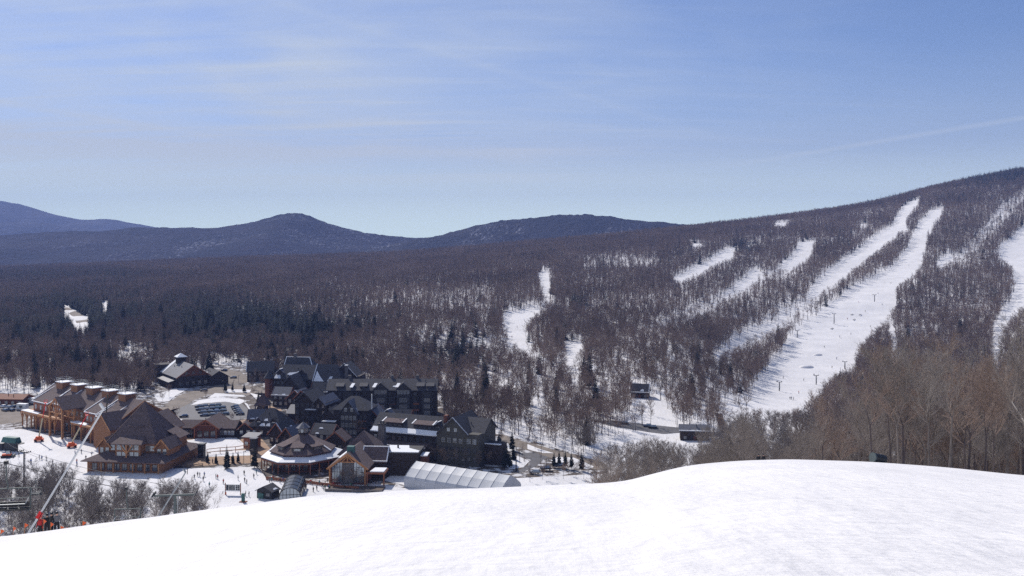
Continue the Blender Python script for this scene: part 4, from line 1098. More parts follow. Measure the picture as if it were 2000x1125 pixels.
def west_cottage():
    r = empty('timber_house', (at(508, 590), 590, 0), R(12), 'small dark house half hidden by trees left of the gabled hotel', 'house')
    walls(r, -8, 8, 0, 12, 7, 'wall_dark'); gable(r, -8, 8, 0, 12, 7, 12, 'x', 'roof_dark', 'wall_dark', .8, .3, snow=('rake0',))
    facade(r, (-8, 0), (8, 0), [1.2, 4.2], 5, 1.2, 1.5, 2, 2, 'frame_dark')
west_cottage()

# 6 -- two tall houses in the middle
def tall_house_a():
    r = empty('tall_townhouse', (at(606, 440), 440, 0), R(-14), 'tall dark townhouse with grey roof slabs above the tan plaza', 'house')
    walls(r, -8, 8, 0, 14, 13, 'wall_dark')
    gable(r, -8, 2, 0, 14, 13, 17.5, 'y', 'roof_dark', 'wall_dark', .8, .3, trim='wall_grey', snow=('rake0',))
    gable(r, 2, 8, -1, 14, 12.5, 15.5, 'y', 'roof_grey', 'wall_dark', .7, .3, name='side_roof')
    walls(r, -13, -8.02, 2, 12, 7, 'wall_dark', name='side_wing'); gable(r, -13, -8, 2, 12, 7, 10, 'x', 'roof_grey', 'wall_dark', .7, .3, name='low_roof')
    a = box_part(r, 'awning', 'roof_grey', -2, 4, -2.2, -.02, 9.5, 9.8); drift(a, [(-1.8, -2), (3.6, -2), (3.2, -.4), (-1.6, -.4)], 9.82, .2)
    facade(r, (-8, 0), (8, 0), [1.5, 4.7, 7.4, 10.6], 6, 1.2, 1.6, 2, 2, 'frame_dark', skip=((3, 2), (4, 2)))
    facade(r, (-8, 14), (-8, 0), [7.9, 10.6], 4, 1.1, 1.5, 2, 2, 'frame_dark')
tall_house_a()
def tall_house_b():
    r = empty('gabled_townhouse', (at(684, 425), 425, 0), R(-10), 'tall brown townhouse with a broad grey gable and snow on its lower left roofs', 'house')
    walls(r, -8, 8, 0, 13, 12.4, 'wall_dark')
    gable(r, -8, 8, 0, 13, 12.4, 17.2, 'x', 'roof_dark', 'wall_dark', .8, .3, hip=(6, 6))
    gable(r, -4, 4, -2, 8, 11.4, 16.4, 'y', 'roof_grey', 'wall_grey', .8, .3, name='front_roof')
    walls(r, -4, 4, -2, -.02, 11.4, 'wall_grey', name='bay')
    lw = walls(r, -14, -8.02, 1, 11, 9, 'wall_dark', name='side_wing')
    gable(r, -14, -8, 1, 11, 9, 12, 'y', 'roof_dark', 'wall_dark', .7, .3, name='side_roof', patches=[(0, [(1, .05), (7, .05), (8, .9), (3, .8)])])
    b = box_part(r, 'balcony', 'wall_grey', -13, -6, -3, -.02, 6.4, 6.8); drift(b, [(-12.8, -2.8), (-6.2, -2.8), (-6.2, -.3), (-12, -.3)], 6.82, .3)
    b = box_part(r, 'balcony', 'wall_grey', -11.5, -7.4, -5, -3.02, 3.4, 3.8); drift(b, [(-11.4, -4.8), (-9.0, -4.8), (-9.0, -3.3), (-11.4, -3.3)], 3.82, .3)
    facade(r, (-3.8, -2), (3.8, -2), [1.5, 4.7, 8], 4, 1.2, 1.6); facade(r, (-3, -2), (3, -2), [11.8], 2, 1.2, 1.5)
    facade(r, (4.2, 0), (8, 0), [1.5, 4.7, 8], 2, 1.2, 1.6, 2, 2, 'frame_dark')
    for z in (4.2, 7.4): box_part(r, 'balcony_rail', 'timber_red', 4.2, 8, -1.2, -.05, z - .2, z)
    MB().cyl((9, 4), .3, 12, 19, 8).build('flue', M['white'], r)
tall_house_b()

# 7 -- cottages by the plaza
def cottage(u, Y, rz, w, d, ze, zr, axis, label, rm='roof_dark', wm='wall_dark', hip=(0, 0), nd=0, snow=(), nw=4, name='cottage'):
    r = empty(name, (at(u, Y), Y, 0), R(rz), label, 'house')
    walls(r, -w / 2, w / 2, 0, d, ze, wm)
    gable(r, -w / 2, w / 2, 0, d, ze, zr, axis, rm, wm, .8, .3, hip=hip, snow=snow, trim=None if hip[0] else 'timber_red')
    for i in range(nd):
        dormer(r, -w / 2 + w * (i + .5) / nd, .9, ze + .6, 0, 2.6, 3.2, 1.3, 1.3, rm if i % 2 else 'roof_grey', wm, 'gable', 1, 'frame', bool(snow))
    facade(r, (-w / 2, 0), (w / 2, 0), [1.1] if ze < 6 else [1.1, ze - 2.2], nw, 1.2, 1.5)
    return r
cottage(518, 424, -14, 15, 13, 5.2, 11.8, 'x', 'dark hip-roofed cottage with front dormers at the end of the tan plaza', hip=(6, 6), nd=2, snow=())
cottage(541, 408, -30, 9, 9, 4.6, 9.2, 'y', 'dark little gabled shop with snow on its rakes behind the octagonal lodge', snow=('rake0', 'back0'), nw=3, name='shop')
cottage(560, 402, -25, 8, 9, 4.2, 8.4, 'y', 'grey-roofed gabled shop tucked against the back of the octagonal lodge', rm='roof_grey', snow=('rake0',), nw=2, name='shop')
cottage(500, 445, 5, 7, 7, 4.5, 8, 'x', 'low dark cottage with a grey roof at the left end of the shop row', rm='roof_grey', nw=2)
cottage(548, 500, -10, 9, 8, 6.5, 10, 'x', 'small pale-roofed house at the upper end of the tan plaza', rm='roof_grey', snow=('eave0',), nw=3)
cottage(577, 480, -20, 10, 9, 8, 12, 'y', 'narrow house with pale roof slopes between the plaza and the long hotel', rm='roof_grey', snow=('rake0', 'back0'), nw=3)
cottage(570, 455, -35, 12, 5, 3.2, 5, 'x', 'low grey-roofed arcade along the right side of the tan plaza', rm='roof_grey', nw=3)
cottage(628, 402, -15, 9, 8, 6.2, 9.4, 'x', 'dark steep-roofed house squeezed between the octagonal lodge cupola and the townhouses', nw=3, name='house')
cottage(655, 394, -8, 8, 7, 5, 8.4, 'y', 'small dark gabled house behind the snowy porch roof right of the octagonal lodge', rm='roof_brown', nw=2, name='house')
cottage(590, 474, -24, 9, 9, 9, 13, 'y', 'tall narrow dark house in front of the gabled hotel turret', snow=('rake0',), nw=3, name='house')
cottage(630, 492, -5, 12, 9, 9.5, 13.5, 'x', 'dark house with a snowy eave at the left end of the long hotel', snow=('eave0',), nw=4, name='house')
cottage(722, 432, -16, 9, 9, 8, 12, 'y', 'dark gabled house between the brown townhouse and the lodge wing', rm='roof_grey', snow=('rake0',), nw=3, name='house')
cottage(770, 436, -6, 14, 8, 6, 9.5, 'x', 'low dark house half hidden behind the snowy dormers of the lodge wing', nw=4, name='house')
cottage(478, 425, 8, 6, 5, 3.6, 6.2, 'y', 'tiny brown shop with a pale roof left of the hip-roofed cottage', rm='roof_brown', nw=2, name='shop')
cottage(545, 445, -30, 7, 6, 4, 7, 'x', 'low dark shop at the left side of the tan plaza', nw=2, name='shop')
def gazebo():
    r = empty('gazebo', (at(513, 482), 482, 0), 0, 'small open gazebo with a steep brown pyramid roof by the car park', 'gazebo')
    pyramid(r, 4, 5.2, 4.2, 10.4, 'roof_brown', th=.25, name='roof')
    for sx in (-1, 1):
        for sy in (-1, 1): MB().bar((sx * 3, sy * 3, -.2), (sx * 3, sy * 3, 4.5), .5).build('post', M['wall_dark'], r)
    MB().box(-2.4, 2.4, -2.4, 2.4, -.2, 3.4).build('kiosk', M['wall_dark'], r)
gazebo()

# 8 -- low pavilion by the rink
def pavilion():
    r = empty('rink_pavilion', (at(403, 420), 420, 0), R(-3), 'low brown-roofed pavilion with a red timber gable behind the snowy rink', 'pavilion')
    walls(r, -5.2, 5.2, 0, 14, 5.2, 'wall_red'); gable(r, -5.2, 5.2, 0, 15, 5.2, 8.6, 'y', 'roof_brown', 'wall_red', 1.2, .3, trim='timber_red')
    for x0, x1, nm in ((-13.5, -5.22, 'left_wing'), (5.22, 12, 'right_wing')):
        walls(r, x0, x1, 3, 12, 4.4, 'wall_dark', name='wing')
        gable(r, x0, x1, 3, 12, 4.4, 6.8, 'x', 'roof_brown', 'wall_dark', .8, .3, name='wing_roof')
        facade(r, (x0, 3), (x1, 3), [1.2], 4, 1.2, 1.8)
    t = MB(); y = -1.2
    for q in (-1, 1): t.bar((q * 5, y, -.2), (q * 5, y, 5), .5); t.bar((q * 2.3, y, 6.6), (0, y, 8.2), .25)
    t.bar((-3.4, y, 6.2), (3.4, y, 6.2), .3); t.bar((0, y, 6.2), (0, y, 8.3), .25); t.build('truss', M['timber_red'], r)
    facade(r, (-4.6, 0), (4.6, 0), [.8], 3, 2.0, 2.6, 2, 2, 'frame_dark')
pavilion()
def ticket_booth():
    r = empty('ticket_booth', (at(487, 400), 400, 0), R(-12), 'small square red timber booth with a flat grey roof beside the rink', 'booth')
    walls(r, -2.8, 2.8, 0, 5, 4.8, 'timber_red')
    MB().sheet([(-3.4, -.8, 5.0), (3.4, -.8, 5.0), (3.4, 5.6, 5.9), (-3.4, 5.6, 5.9)], .25).build('roof', M['roof_grey'], r)
    facade(r, (-2.8, 0), (2.8, 0), [1.2], 2, 1.4, 1.6)
ticket_booth()
def dark_kiosk(u, Y, h, cap, label):
    r = empty('kiosk', (at(u, Y), Y, 0), R(-8), label, 'kiosk')
    walls(r, -1.2, 1.2, -1.2, 1.2, h, 'dsteel', name='body'); MB().box(-1.5, 1.5, -1.5, 1.5, h + .01, h + .35).build('roof', M[cap], r)
    window(r, 0, -1.24, 1.2, 0, 1.2, 1.3, 1, 1, 'frame_dark')
dark_kiosk(394, 383, 5.6, 'dsteel', 'tall black kiosk at the left corner of the rink')
dark_kiosk(496, 390, 6.4, 'roof_grey', 'tall dark kiosk with a blue-grey cap at the right corner of the rink')

# 9 -- timber lodge on the left with the arcade
def timber_lodge():
    a, b = Q(42, 831), Q(196, 871)
    L_ = math.hypot(b[0] - a[0], b[1] - a[1]); ang = math.atan2(b[1] - a[1], b[0] - a[0])
    r = empty('timber_lodge', (a[0], a[1], 0), ang, 'big honey-timber lodge with Y-braced arcade, tall entrance truss and five railed roof boxes', 'lodge')
    D0, D1 = 6, 25
    walls(r, 2, L_ + 8, D0, D1, 12.6, 'tan_wall')
    ro = gable(r, 2, L_ + 8, D0, D1, 12.6, 18.4, 'x', 'roof_brown', 'tan_wall', 1.0, .35, snow=('rake0',), trim='timber')
    # stepped lower roofs with white snow edges
    for x0, x1, y0, ze in ((4, 20, 3.0, 12.0), (20.6, 30, 4.2, 12.4), (L_ - 20, L_ - 9, 3.0, 12.2), (L_ - 8.4, L_ + 2, 2.2, 11.6)):
        walls(r, x0 + .6, x1 - .6, y0 + .6, D0 - .02, ze - .3, 'timber_red', name='bay')
        sr = MB().sheet([(x0, y0, ze), (x1, y0, ze), (x1, 15, ze + 5.9), (x0, 15, ze + 5.9)], .4).build('bay_roof', M['roof_brown'], r)
        s = MB(); s.bar((x0, y0 + .1, ze + .1), (x1, y0 + .1, ze + .1), .35, .3); s.bar((x0 + .1, y0, ze + .15), (x0 + .1, 14.5, ze + 5.95), .4, .3); s.bar((x1 - .1, y0, ze + .15), (x1 - .1, 14.5, ze + 5.95), .4, .3)
        s.build('snow_edge', M['roofsnow'], sr)
        facade(r, (x0 + .6, y0 + .6), (x1 - .6, y0 + .6), [8.6], 3, 1.3, 1.9)
    # roof boxes with railings
    for i in range(5):
        x = 11 + i * (L_ - 12) / 4.3
        bx = MB().box(x - 3, x + 3, 13, 18, 14, 20.4).build('roof_box', M['tan_wall'], r)
        MB().box(x - 3.4, x + 3.4, 12.6, 18.4, 20.42, 20.75).build('snow_cover', M['roofsnow'], bx)
        rl = MB()
        for q in (-2.9, 0, 2.9):
            for yy in (13, 18): rl.bar((x + q, yy, 20.7), (x + q, yy, 22.4), .12)
        for z in (21.6, 22.4):
            for yy in (13, 18): rl.bar((x - 2.9, yy, z), (x + 2.9, yy, z), .1)
            for q in (-2.9, 2.9): rl.bar((x + q, 13, z), (x + q, 18, z), .1)
        rl.build('railing', M['steel'], bx)
    # arcade
    for (x0, x1) in ((0, 34), (48, L_ + 1)):
        de = MB().box(x0, x1, -.3, D0 - .05, 6.6, 7.4).build('arcade_roof', M['timber'], r)
        drift(de, [(x0, -.3), (x0 + (x1 - x0) * .5, -.3), (x0 + (x1 - x0) * .45, 2.2), (x0, 3)], 7.42, .25)
        n = 8 if x0 == 0 else 4
        for i in range(n):
            x = x0 + 1 + (x1 - x0 - 2) * i / (n - 1)
            p = MB().bar((x, 0, -.2), (x, 0, 6.6), .48)
            if 0 < i < n - 1 or x0 == 0:
                for q in (-1, 1): p.bar((x, 0, 3.4), (x + q * 1.9, 0, 6.6), .3)
            p.build('post', M['timber'], r)
    facade(r, (3, D0), (34, D0), [.8], 9, 2.0, 3.4, 2, 2, 'frame_dark'); facade(r, (48, D0), (L_ + 6, D0), [.8], 6, 2.0, 3.4, 2, 2, 'frame_dark')
    facade(r, (31, D0), (L_ - 21, D0), [8.6], 5, 1.4, 2.0)
    # entrance truss
    t = MB(); x0, x1 = 35, 46.5; xm = (x0 + x1) / 2
    for yy in (-3.2, 2.5):
        for x in (x0, x1): t.bar((x, yy, -.2), (x, yy, 14.2), .8)
        t.bar((x0 - 1.2, yy, 13.2), (xm, yy, 18.2), .6); t.bar((x1 + 1.2, yy, 13.2), (xm, yy, 18.2), .6)
        t.bar((x0, yy, 11.2), (x1, yy, 11.2), .45); t.bar((xm, yy, 8.6), (xm, yy, 17.8), .45)
        for q in (-1, 1): t.bar((xm, yy, 8.8), (xm + q * 4.6, yy, 13.8), .35); t.bar((xm, yy, 8.8), (xm + q * 2.4, yy, 15.6), .3)
        t.bar((x0, yy, 8.6), (x1, yy, 8.6), .4)
    t.build('entrance_truss', M['timber'], r)
    gable(r, x0 - .4, x1 + .4, -3.6, 8, 13.9, 18.5, 'y', 'roof_brown', 'timber', .6, .3, name='entrance_roof') if False else \
        MB().sheet([(x1 + 1.5, -3.8, 13.4), (x1 + 1.5, 8, 13.4), (xm, 8, 18.6), (xm, -3.8, 18.6)], .3).sheet([(x0 - 1.5, 2, 13.4), (x0 - 1.5, 8, 13.4), (xm, 8, 18.6), (xm, 2, 18.6)], .3).build('entrance_roof', M['roof_brown'], r)
    facade(r, (x0, D0), (x1, D0), [.6], 3, 2.6, 5.4, 3, 4, 'frame_dark')
    # gables towards the pavilion
    walls(r, L_ - 2, L_ + 12, -2, D0 - .02, 9.2, 'tan_wall', name='east_gable'); gable(r, L_ - 2, L_ + 12, -2, 16, 9.2, 15, 'y', 'roof_brown', 'tan_wall', .8, .35, name='east_roof', trim='timber')
    walls(r, L_ + 8.02, L_ + 19, 8, 20, 9, 'tan_wall', name='rear_wing'); gable(r, L_ + 6, L_ + 19, 8, 20, 9, 14.5, 'x', 'roof_dark', 'tan_wall', .8, .35, name='rear_roof', hip=(0, 5))
    return r
timber_lodge()

# 10 -- pyramid pavilion in front of it
def pyramid_lodge():
    r = empty('pyramid_lodge', (at(283, 374), 374, 0), R(-7), 'brown lodge with a steep pyramid roof and Y-braced window bay above a skirt roof', 'lodge')
    sq = lambda h: [(-h, -h), (h, -h), (h, h), (-h, h)]
    MB().prism(sq(15.2), -.3, 4.4).build('base_wall', M['tan_wall'], r)
    sk = MB(); o, i_ = 17.2, 11.0
    for k in range(4):
        a, b = sq(o)[k], sq(o)[(k + 1) % 4]; c, d = sq(i_)[(k + 1) % 4], sq(i_)[k]
        sk.sheet([(a[0], a[1], 4.4), (b[0], b[1], 4.4), (c[0], c[1], 6.6), (d[0], d[1], 6.6)], .3)
    sk.build('skirt_roof', M['roof_brown'], r)
    MB().prism(sq(9.4), 4.4, 10.4).build('wall', M['tan_wall'], r)
    pyramid(r, 4, 10.4 * math.sqrt(2), 10.0, 24.4, 'roof_brown', th=.35)
    rd_ = MB()
    for a in sq(10.4): rd_.bar((a[0], a[1], 10.4), (0, 0, 24.8), .35, .3)
    rd_.build('hip_ridge', M['roof_brown'], r)
    # front window bay
    bay = MB().box(-5.2, 5.2, -13.0, -9.42, 4.6, 10.8).build('bay', M['tan_wall'], r)
    br = MB().sheet([(-6.4, -14.4, 10.7), (6.4, -14.4, 10.7), (4.4, -7.2, 13.4), (-4.4, -7.2, 13.4)], .3)
    br.sheet([(-6.4, -14.4, 10.7), (-6.4, -9, 10.7), (-4.4, -7.2, 13.4)], .3).sheet([(6.4, -14.4, 10.7), (6.4, -9, 10.7), (4.4, -7.2, 13.4)], .3).build('bay_roof', M['roof_brown'], r)
    for z in (5.2, 8.2):
        for x in (-3.6, -1.5, 1.5, 3.6): window(bay, x, -13.04, z, 0, 1.6, 2.1, 2, 2, 'frame', sub=True)
    t = MB().bar((0, -14.0, 4.5), (0, -14.0, 10.6), .55)
    for q in (-1, 1): t.bar((0, -14.0, 6.8), (q * 2.6, -14.0, 10.6), .4)
    t.build('brace', M['timber'], r)
    dormer(r, 0, -6.3, 14.3, 0, 5.4, 3.6, 2.0, 1.4, 'roof_brown', 'wall_grey', 'shed', 4, 'frame', False)
    for q in (-1, 1): facade(r, (q * 7.3 - 1.9, -9.4), (q * 7.3 + 1.9, -9.4), [7.2], 2, 1.5, 1.9)
    facade(r, (-9.4, 8), (-9.4, -8), [7.2], 4, 1.5, 1.9)
    # side wings under lean-to roofs with snow-blue tops
    for q in (-1, 1):
        x0, x1 = sorted((q * 9.42, q * 14.6))
        MB().box(x0, x1, -9, 1, 4.6, 8.6).build('side_bay', M['tan_wall'], r)
        gable(r, x0, x1, -9, 1, 8.6, 11.6, 'y', 'roof_brown', 'tan_wall', .7, .3, name='side_roof', trim='timber')
        facade(r, (x0 + .3, -9), (x1 - .3, -9), [6.0], 2, 1.2, 1.9)
        x0, x1 = sorted((q * 9.42, q * 13.4))
        MB().box(x0, x1, 2, 9, 4.6, 10.4).build('side_bay', M['tan_wall'], r)
        MB().sheet([(q * 14.4, 1.2, 10.3), (q * 14.4, 9.8, 10.3), (q * 7, 9.8, 14), (q * 7, 1.2, 14)], .3).build('side_roof', M['roof_brown'], r)
    walls(r, -7, 7, 9.42, 18, 12.5, 'tan_wall', name='rear_wing'); gable(r, -7, 7, 8, 18, 12.5, 18.5, 'y', 'roof_brown', 'tan_wall', .8, .3, name='rear_roof', trim='timber')
    facade(r, (-14, -15.2), (14, -15.2), [.8], 9, 1.8, 2.4, 2, 2, 'frame_dark')
    for x in (-14.5, -9, -4, 4, 9, 14.5): MB().bar((x, -16.4, -.2), (x, -16.4, 4.3), .4).build('post', M['timber'], r)
pyramid_lodge()

# 11 -- barn
def barn():
    a = Q(347, 759); r = empty('big_barn', (a[0], a[1], 0), R(37), 'large dark barn-like hall with a grey metal roof, brown gable and snow-capped roof cupola', 'barn')
    w, d = 19, 33
    walls(r, 0, w, 0, d, 7, 'wall_dark')
    ro = gable(r, 0, w, 0, d, 7, 13.4, 'y', 'roof_grey', 'wall_red', 1.2, .35, trim='timber_red', patches=[(0, [(27, .02), (33, .02), (33.5, .95), (30, .9)])])
    MB().sheet([(-5, 2, 4.0), (-5, 26, 4.0), (-.02, 26, 5.2), (-.02, 2, 5.2)], .3).build('lean_to', M['roof_grey'], r)
    box_part(r, 'lean_to_wall', 'wall_dark', -4, -.03, 3, 25, -.2, 3.9)
    walls(r, w + .02, w + 12, -1, 16, 5, 'wall_dark', name='annex'); gable(r, w, w + 12, -1, 16, 5, 8.6, 'y', 'roof_dark', 'wall_dark', .8, .3, name='annex_roof')
    cu = MB().box(7, 12, 22, 27, 11, 16.2).build('cupola', M['wall_dark'], r); pyramid(cu, 4, 4.6, 16.2, 18.4, 'roofsnow', th=.2, cx=9.5, cy=24.5)
    walls(r, -3, 6, d + .02, d + 10, 11, 'wall_dark', name='stage_tower')
    facade(r, (0, 0), (w, 0), [1.2], 5, 1.8, 2.4, 2, 2, 'frame_dark'); facade(r, (3, -.1), (w - 3, -.1), [8], 3, 1.3, 1.5, 2, 2, 'frame_dark')
barn()

# 12 -- white marquee
def marquee():
    a, b = (at(813, 343), 343), (at(997, 322), 322)
    L_ = math.hypot(b[0] - a[0], b[1] - a[1]); ang = math.atan2(b[1] - a[1], b[0] - a[0])
    r = empty('marquee', (a[0], a[1], 0), ang, 'long pale grey ribbed marquee tent just beyond the snow crest', 'tent')
    prof = [(-7.3, -.3), (-7.2, 3.3), (-6.7, 4.1), (-3.5, 6.4), (0, 8.2), (3.5, 6.4), (6.7, 4.1), (7.2, 3.3), (7.3, -.3)]
    mb = MB(); n = len(prof); nb = 9
    vs = []
    for i in range(nb * 4 + 1):
        x = L_ * i / (nb * 4); sag = .07 * abs(math.sin(math.pi * i / 4))
        vs += [(x, p[0] * (1 - sag * .06), p[1] - sag * (1 if 0 < k < n - 1 else 0)) for k, p in enumerate(prof)]
    fs = [(i * n + k, (i + 1) * n + k, (i + 1) * n + k + 1, i * n + k + 1) for i in range(nb * 4) for k in range(n - 1)]
    fs += [tuple(range(n)), tuple(nb * 4 * n + k for k in range(n - 1, -1, -1))]
    mb.add(vs, fs).build('cover', M['tent'], r)
    for i in range(nb + 1):
        x = L_ * i / nb
        MB().tube([(x, p[0] * 1.006, p[1] + .03) for p in prof], .06, 5).build('rib', M['tentseam'], r)
marquee()

# 13 -- sheds on the right of the valley
def shed_at(u, v, w, d, ze, zr, rz, label, rm='roof_grey', wm='wall_dark', snow=('eave0',)):
    x, y, z = hit(u, v); r = empty('shed', (x, y, z - .2), R(rz), label, 'shed')
    walls(r, -w / 2, w / 2, 0, d, ze, wm, z0=-1.5); gable(r, -w / 2, w / 2, 0, d, ze, zr, 'x', rm, wm, .6, .25, snow=snow)
    facade(r, (-w / 2, 0), (w / 2, 0), [.8], 3, 1.2, 1.3, 2, 2, 'frame_dark')
    MB().box(-.6, .6, -.12, -.02, -.2, 2.1).build('door', M['wall_red'], r)
shed_at(1357, 861, 13, 8, 4.6, 6.6, -8, 'long grey-roofed shed beside the road at the foot of the ski slope')
shed_at(1249, 778, 10, 8, 3.6, 7.6, -15, 'dark cabin with a snowy lean-to among bare trees below the pistes', 'roof_dark', 'wall_dark', ('rake1', 'eave0'))
shed_at(1272, 688, 5, 4, 2.6, 4, 10, 'tiny hut hidden in the bare wood above the dark cabin', 'roof_dark', 'wall_dark', ()) if False else None
def red_shop():
    x, y = Q(14, 792); r = empty('red_shed', (x, y, 0), R(-6), 'long low shed with a pinkish roof behind the parked cars at the left edge', 'shed')
    walls(r, -14, 9, 0, 9, 3.6, 'wall_red'); gable(r, -14, 9, 0, 9, 3.6, 5.4, 'x', 'timber_red', 'wall_red', .7, .25)
    facade(r, (-14, 0), (9, 0), [.8], 6, 1.4, 1.4)
red_shop()
# ------------------------------------------------------------------ people
def colmat(name, c, rough=.75):
    if name not in M: M[name] = mat(name, c, rough, var=.12, scale=8)
    return M[name]
SKIN = colmat('skin', (.50, .30, .22)); BLACK = colmat('black cloth', (.02, .02, .024)); HELM = colmat('dark helmet', (.03, .03, .035), .35)
JACK = {'black': BLACK, 'red': colmat('red cloth', (.45, .03, .03)), 'blue': colmat('blue cloth', (.04, .10, .35)), 'grey': colmat('grey cloth', (.14, .14, .15)),
        'green': colmat('green cloth', (.05, .18, .10)), 'orange': colmat('orange cloth', (.65, .16, .03)), 'teal': colmat('teal cloth', (.03, .22, .25))}
def skinned(name, pts, edges, rad, sub=1):
    me = bpy.data.meshes.new(name); me.from_pydata(pts, edges, [])
    o = bpy.data.objects.new(name, me); COL.objects.link(o)
    md = o.modifiers.new('s', 'SKIN'); md.use_smooth_shade = True
    for i, v in enumerate(me.skin_vertices[0].data):
        r = rad[i]; v.radius = (r, r) if not isinstance(r, tuple) else r; v.use_root = (i == 0)
    ss = o.modifiers.new('d', 'SUBSURF'); ss.levels = sub; ss.render_levels = sub
    dg = bpy.context.evaluated_depsgraph_get(); ev = o.evaluated_get(dg)
    out = bpy.data.meshes.new_from_object(ev); out.name = name
    bpy.data.objects.remove(o); bpy.data.meshes.remove(me)
    return out
def figure(name, pose='stand', sub=1):
    """one continuous body 1.75 m tall, facing -y"""
    def P3(x, y, z): return (x, y, z)
    pts = [(0, 0, .95), (0, -.01, 1.12), (0, 0, 1.32), (0, .01, 1.46), (0, -.02, 1.54), (0, -.03, 1.63), (0, -.03, 1.73)]
    rad = [.155, .15, (.19, .13), .10, .062, .10, .085]
    ed = [(0, 1), (1, 2), (2, 3), (3, 4), (4, 5), (5, 6)]
    def chain(root, ps, rs):
        k = root
        for p, r in zip(ps, rs):
            pts.append(p); rad.append(r); ed.append((k, len(pts) - 1)); k = len(pts) - 1
    for q in (-1, 1):
        if pose == 'sit':
            chain(0, [(q * .11, -.04, .92), (q * .13, -.46, .90), (q * .13, -.50, .50), (q * .13, -.66, .42)], [.11, .085, .07, .06])
            chain(2, [(q * .20, 0, 1.40), (q * .26, -.12, 1.14), (q * .16, -.36, 1.08), (q * .12, -.44, 1.10)], [.075, .058, .05, .045])
        else:
            st = .10 if pose == 'ski' else .06
            chain(0, [(q * .10, -.01, .86), (q * .13, -.10 if pose == 'ski' else -.02, .50), (q * .14, .02, .10), (q * .15, -.16, .05)], [.11, .082, .066, .055])
            if pose == 'ski':
                chain(2, [(q * .20, 0, 1.40), (q * .30, -.03, 1.14), (q * .28, -.30, 1.06), (q * .27, -.39, 1.06)], [.075, .058, .05, .045])
            else:
                chain(2, [(q * .20, 0, 1.40), (q * .27, .02, 1.13), (q * .27, -.08, .90), (q * .26, -.11, .80)], [.075, .058, .05, .045])
    me = skinned(name, pts, ed, rad, sub)
    for m in (BLACK, BLACK, SKIN): me.materials.append(m)
    z = [sum(me.vertices[i].co.z for i in p.vertices) / len(p.vertices) for p in me.polygons]
    mi = []
    for p, zz in zip(me.polygons, z):
        y = sum(me.vertices[i].co.y for i in p.vertices) / len(p.vertices); x = abs(sum(me.vertices[i].co.x for i in p.vertices) / len(p.vertices))
        mi.append(2 if zz > 1.5 else 0 if (zz > .98 or x > .24) else 1)
    me.polygons.foreach_set('material_index', mi)
    return me
FIG = {k: figure('person', k) for k in ('stand', 'ski', 'sit')}
hel = MB()
for j in range(4):
    pass
def dome(c, r, n=10, m=5, zs=-.3):
    mb = MB(); vs = [(c[0], c[1], c[2] + r)]; rows = []
    for j in range(1, m + 1):
        t = (math.pi / 2 - math.asin(zs)) * j / m; rows.append(len(vs))
        vs += [(c[0] + r * math.sin(t) * math.cos(2 * math.pi * i / n), c[1] + r * math.sin(t) * math.sin(2 * math.pi * i / n), c[2] + r * math.cos(t)) for i in range(n)]
    fs = [(0, 1 + i, 1 + (i + 1) % n) for i in range(n)]
    for j in range(m - 1):
        a, b = rows[j], rows[j + 1]; fs += [(a + i, b + i, b + (i + 1) % n, a + (i + 1) % n) for i in range(n)]
    return mb.add(vs, fs)
HEL = dome((0, -.02, 1.67), .135).mesh('helmet', [HELM])
def person(x, y, z, rz, jc, label, group, pose='stand', pc='black', sc=1.0, hc=None):
    o = put('person', FIG[pose], None, label, 'person', group, None, (x, y, z), rz)
    for i, mm in ((0, JACK[jc]), (1, JACK[pc])):
        o.material_slots[i].link = 'OBJECT'; o.material_slots[i].material = mm
    h = put('helmet', HEL, o)
    if hc: h.material_slots[0].link = 'OBJECT'; h.material_slots[0].material = JACK[hc]
    o.scale = (sc,) * 3
    return o
GS = 'skiers on the snow in front of the lodges'
spots = [(386, 931, 'black'), (390, 932, 'grey'), (399, 931, 'blue'), (397, 940, 'black'), (421.6, 935, 'black'), (425, 936, 'red'), (547, 944, 'black'), (553, 941, 'blue'), (595.6, 945, 'black'), (607, 946, 'red'),
         (594, 961, 'grey'), (612, 961, 'black'), (635, 949, 'black'), (642, 956, 'blue'), (651, 951, 'red'), (660, 953, 'black'), (480, 969.5, 'black'), (486.5, 970, 'black'), (668, 951, 'grey'), (640, 943, 'black'), (624, 948, 'teal'),
         (103, 907, 'black'), (103, 924, 'black'), (90, 899, 'grey'), (108, 962, 'black'), (115, 964, 'black'), (126, 958, 'grey'), (131, 957, 'black'), (141, 929, 'black'), (60, 905, 'blue'), (150, 905, 'red'), (415, 905, 'grey'), (452, 900, 'black'), (409, 951, 'teal'), (533, 938, 'red'), (680, 952, 'black'), (365, 895, 'blue')]
prand = random.Random(5)
for _ in range(34):
    spots.append((prand.uniform(375, 540), prand.uniform(925, 948), prand.choice(['black', 'grey', 'blue', 'red', 'teal', 'black'])) if _ < 12 else (prand.uniform(595, 725), prand.uniform(951, 958), prand.choice(['black', 'grey', 'black', 'green'])) if _ < 24 else (prand.uniform(30, 180), prand.uniform(884, 925), prand.choice(['black', 'grey', 'blue', 'orange'])))
for u, v, c in spots:
    x, y = P(u, v)
    if u < 200: lab = 'skier in %s on the snow beyond the grove at the left' % c
    elif u < 500 and v < 960: lab = 'small skier in %s on the snow field before the rink and the sign board' % c
    elif u < 500: lab = 'person in black standing between the green panels and the lift hut'
    else: lab = 'skier in %s near the black lift station and the porch fence' % c
    person(x, y, 0, prand.uniform(0, 6.28), c, lab, GS, prand.choice(['stand', 'ski']), prand.choice(['black', 'grey']), 1.08)
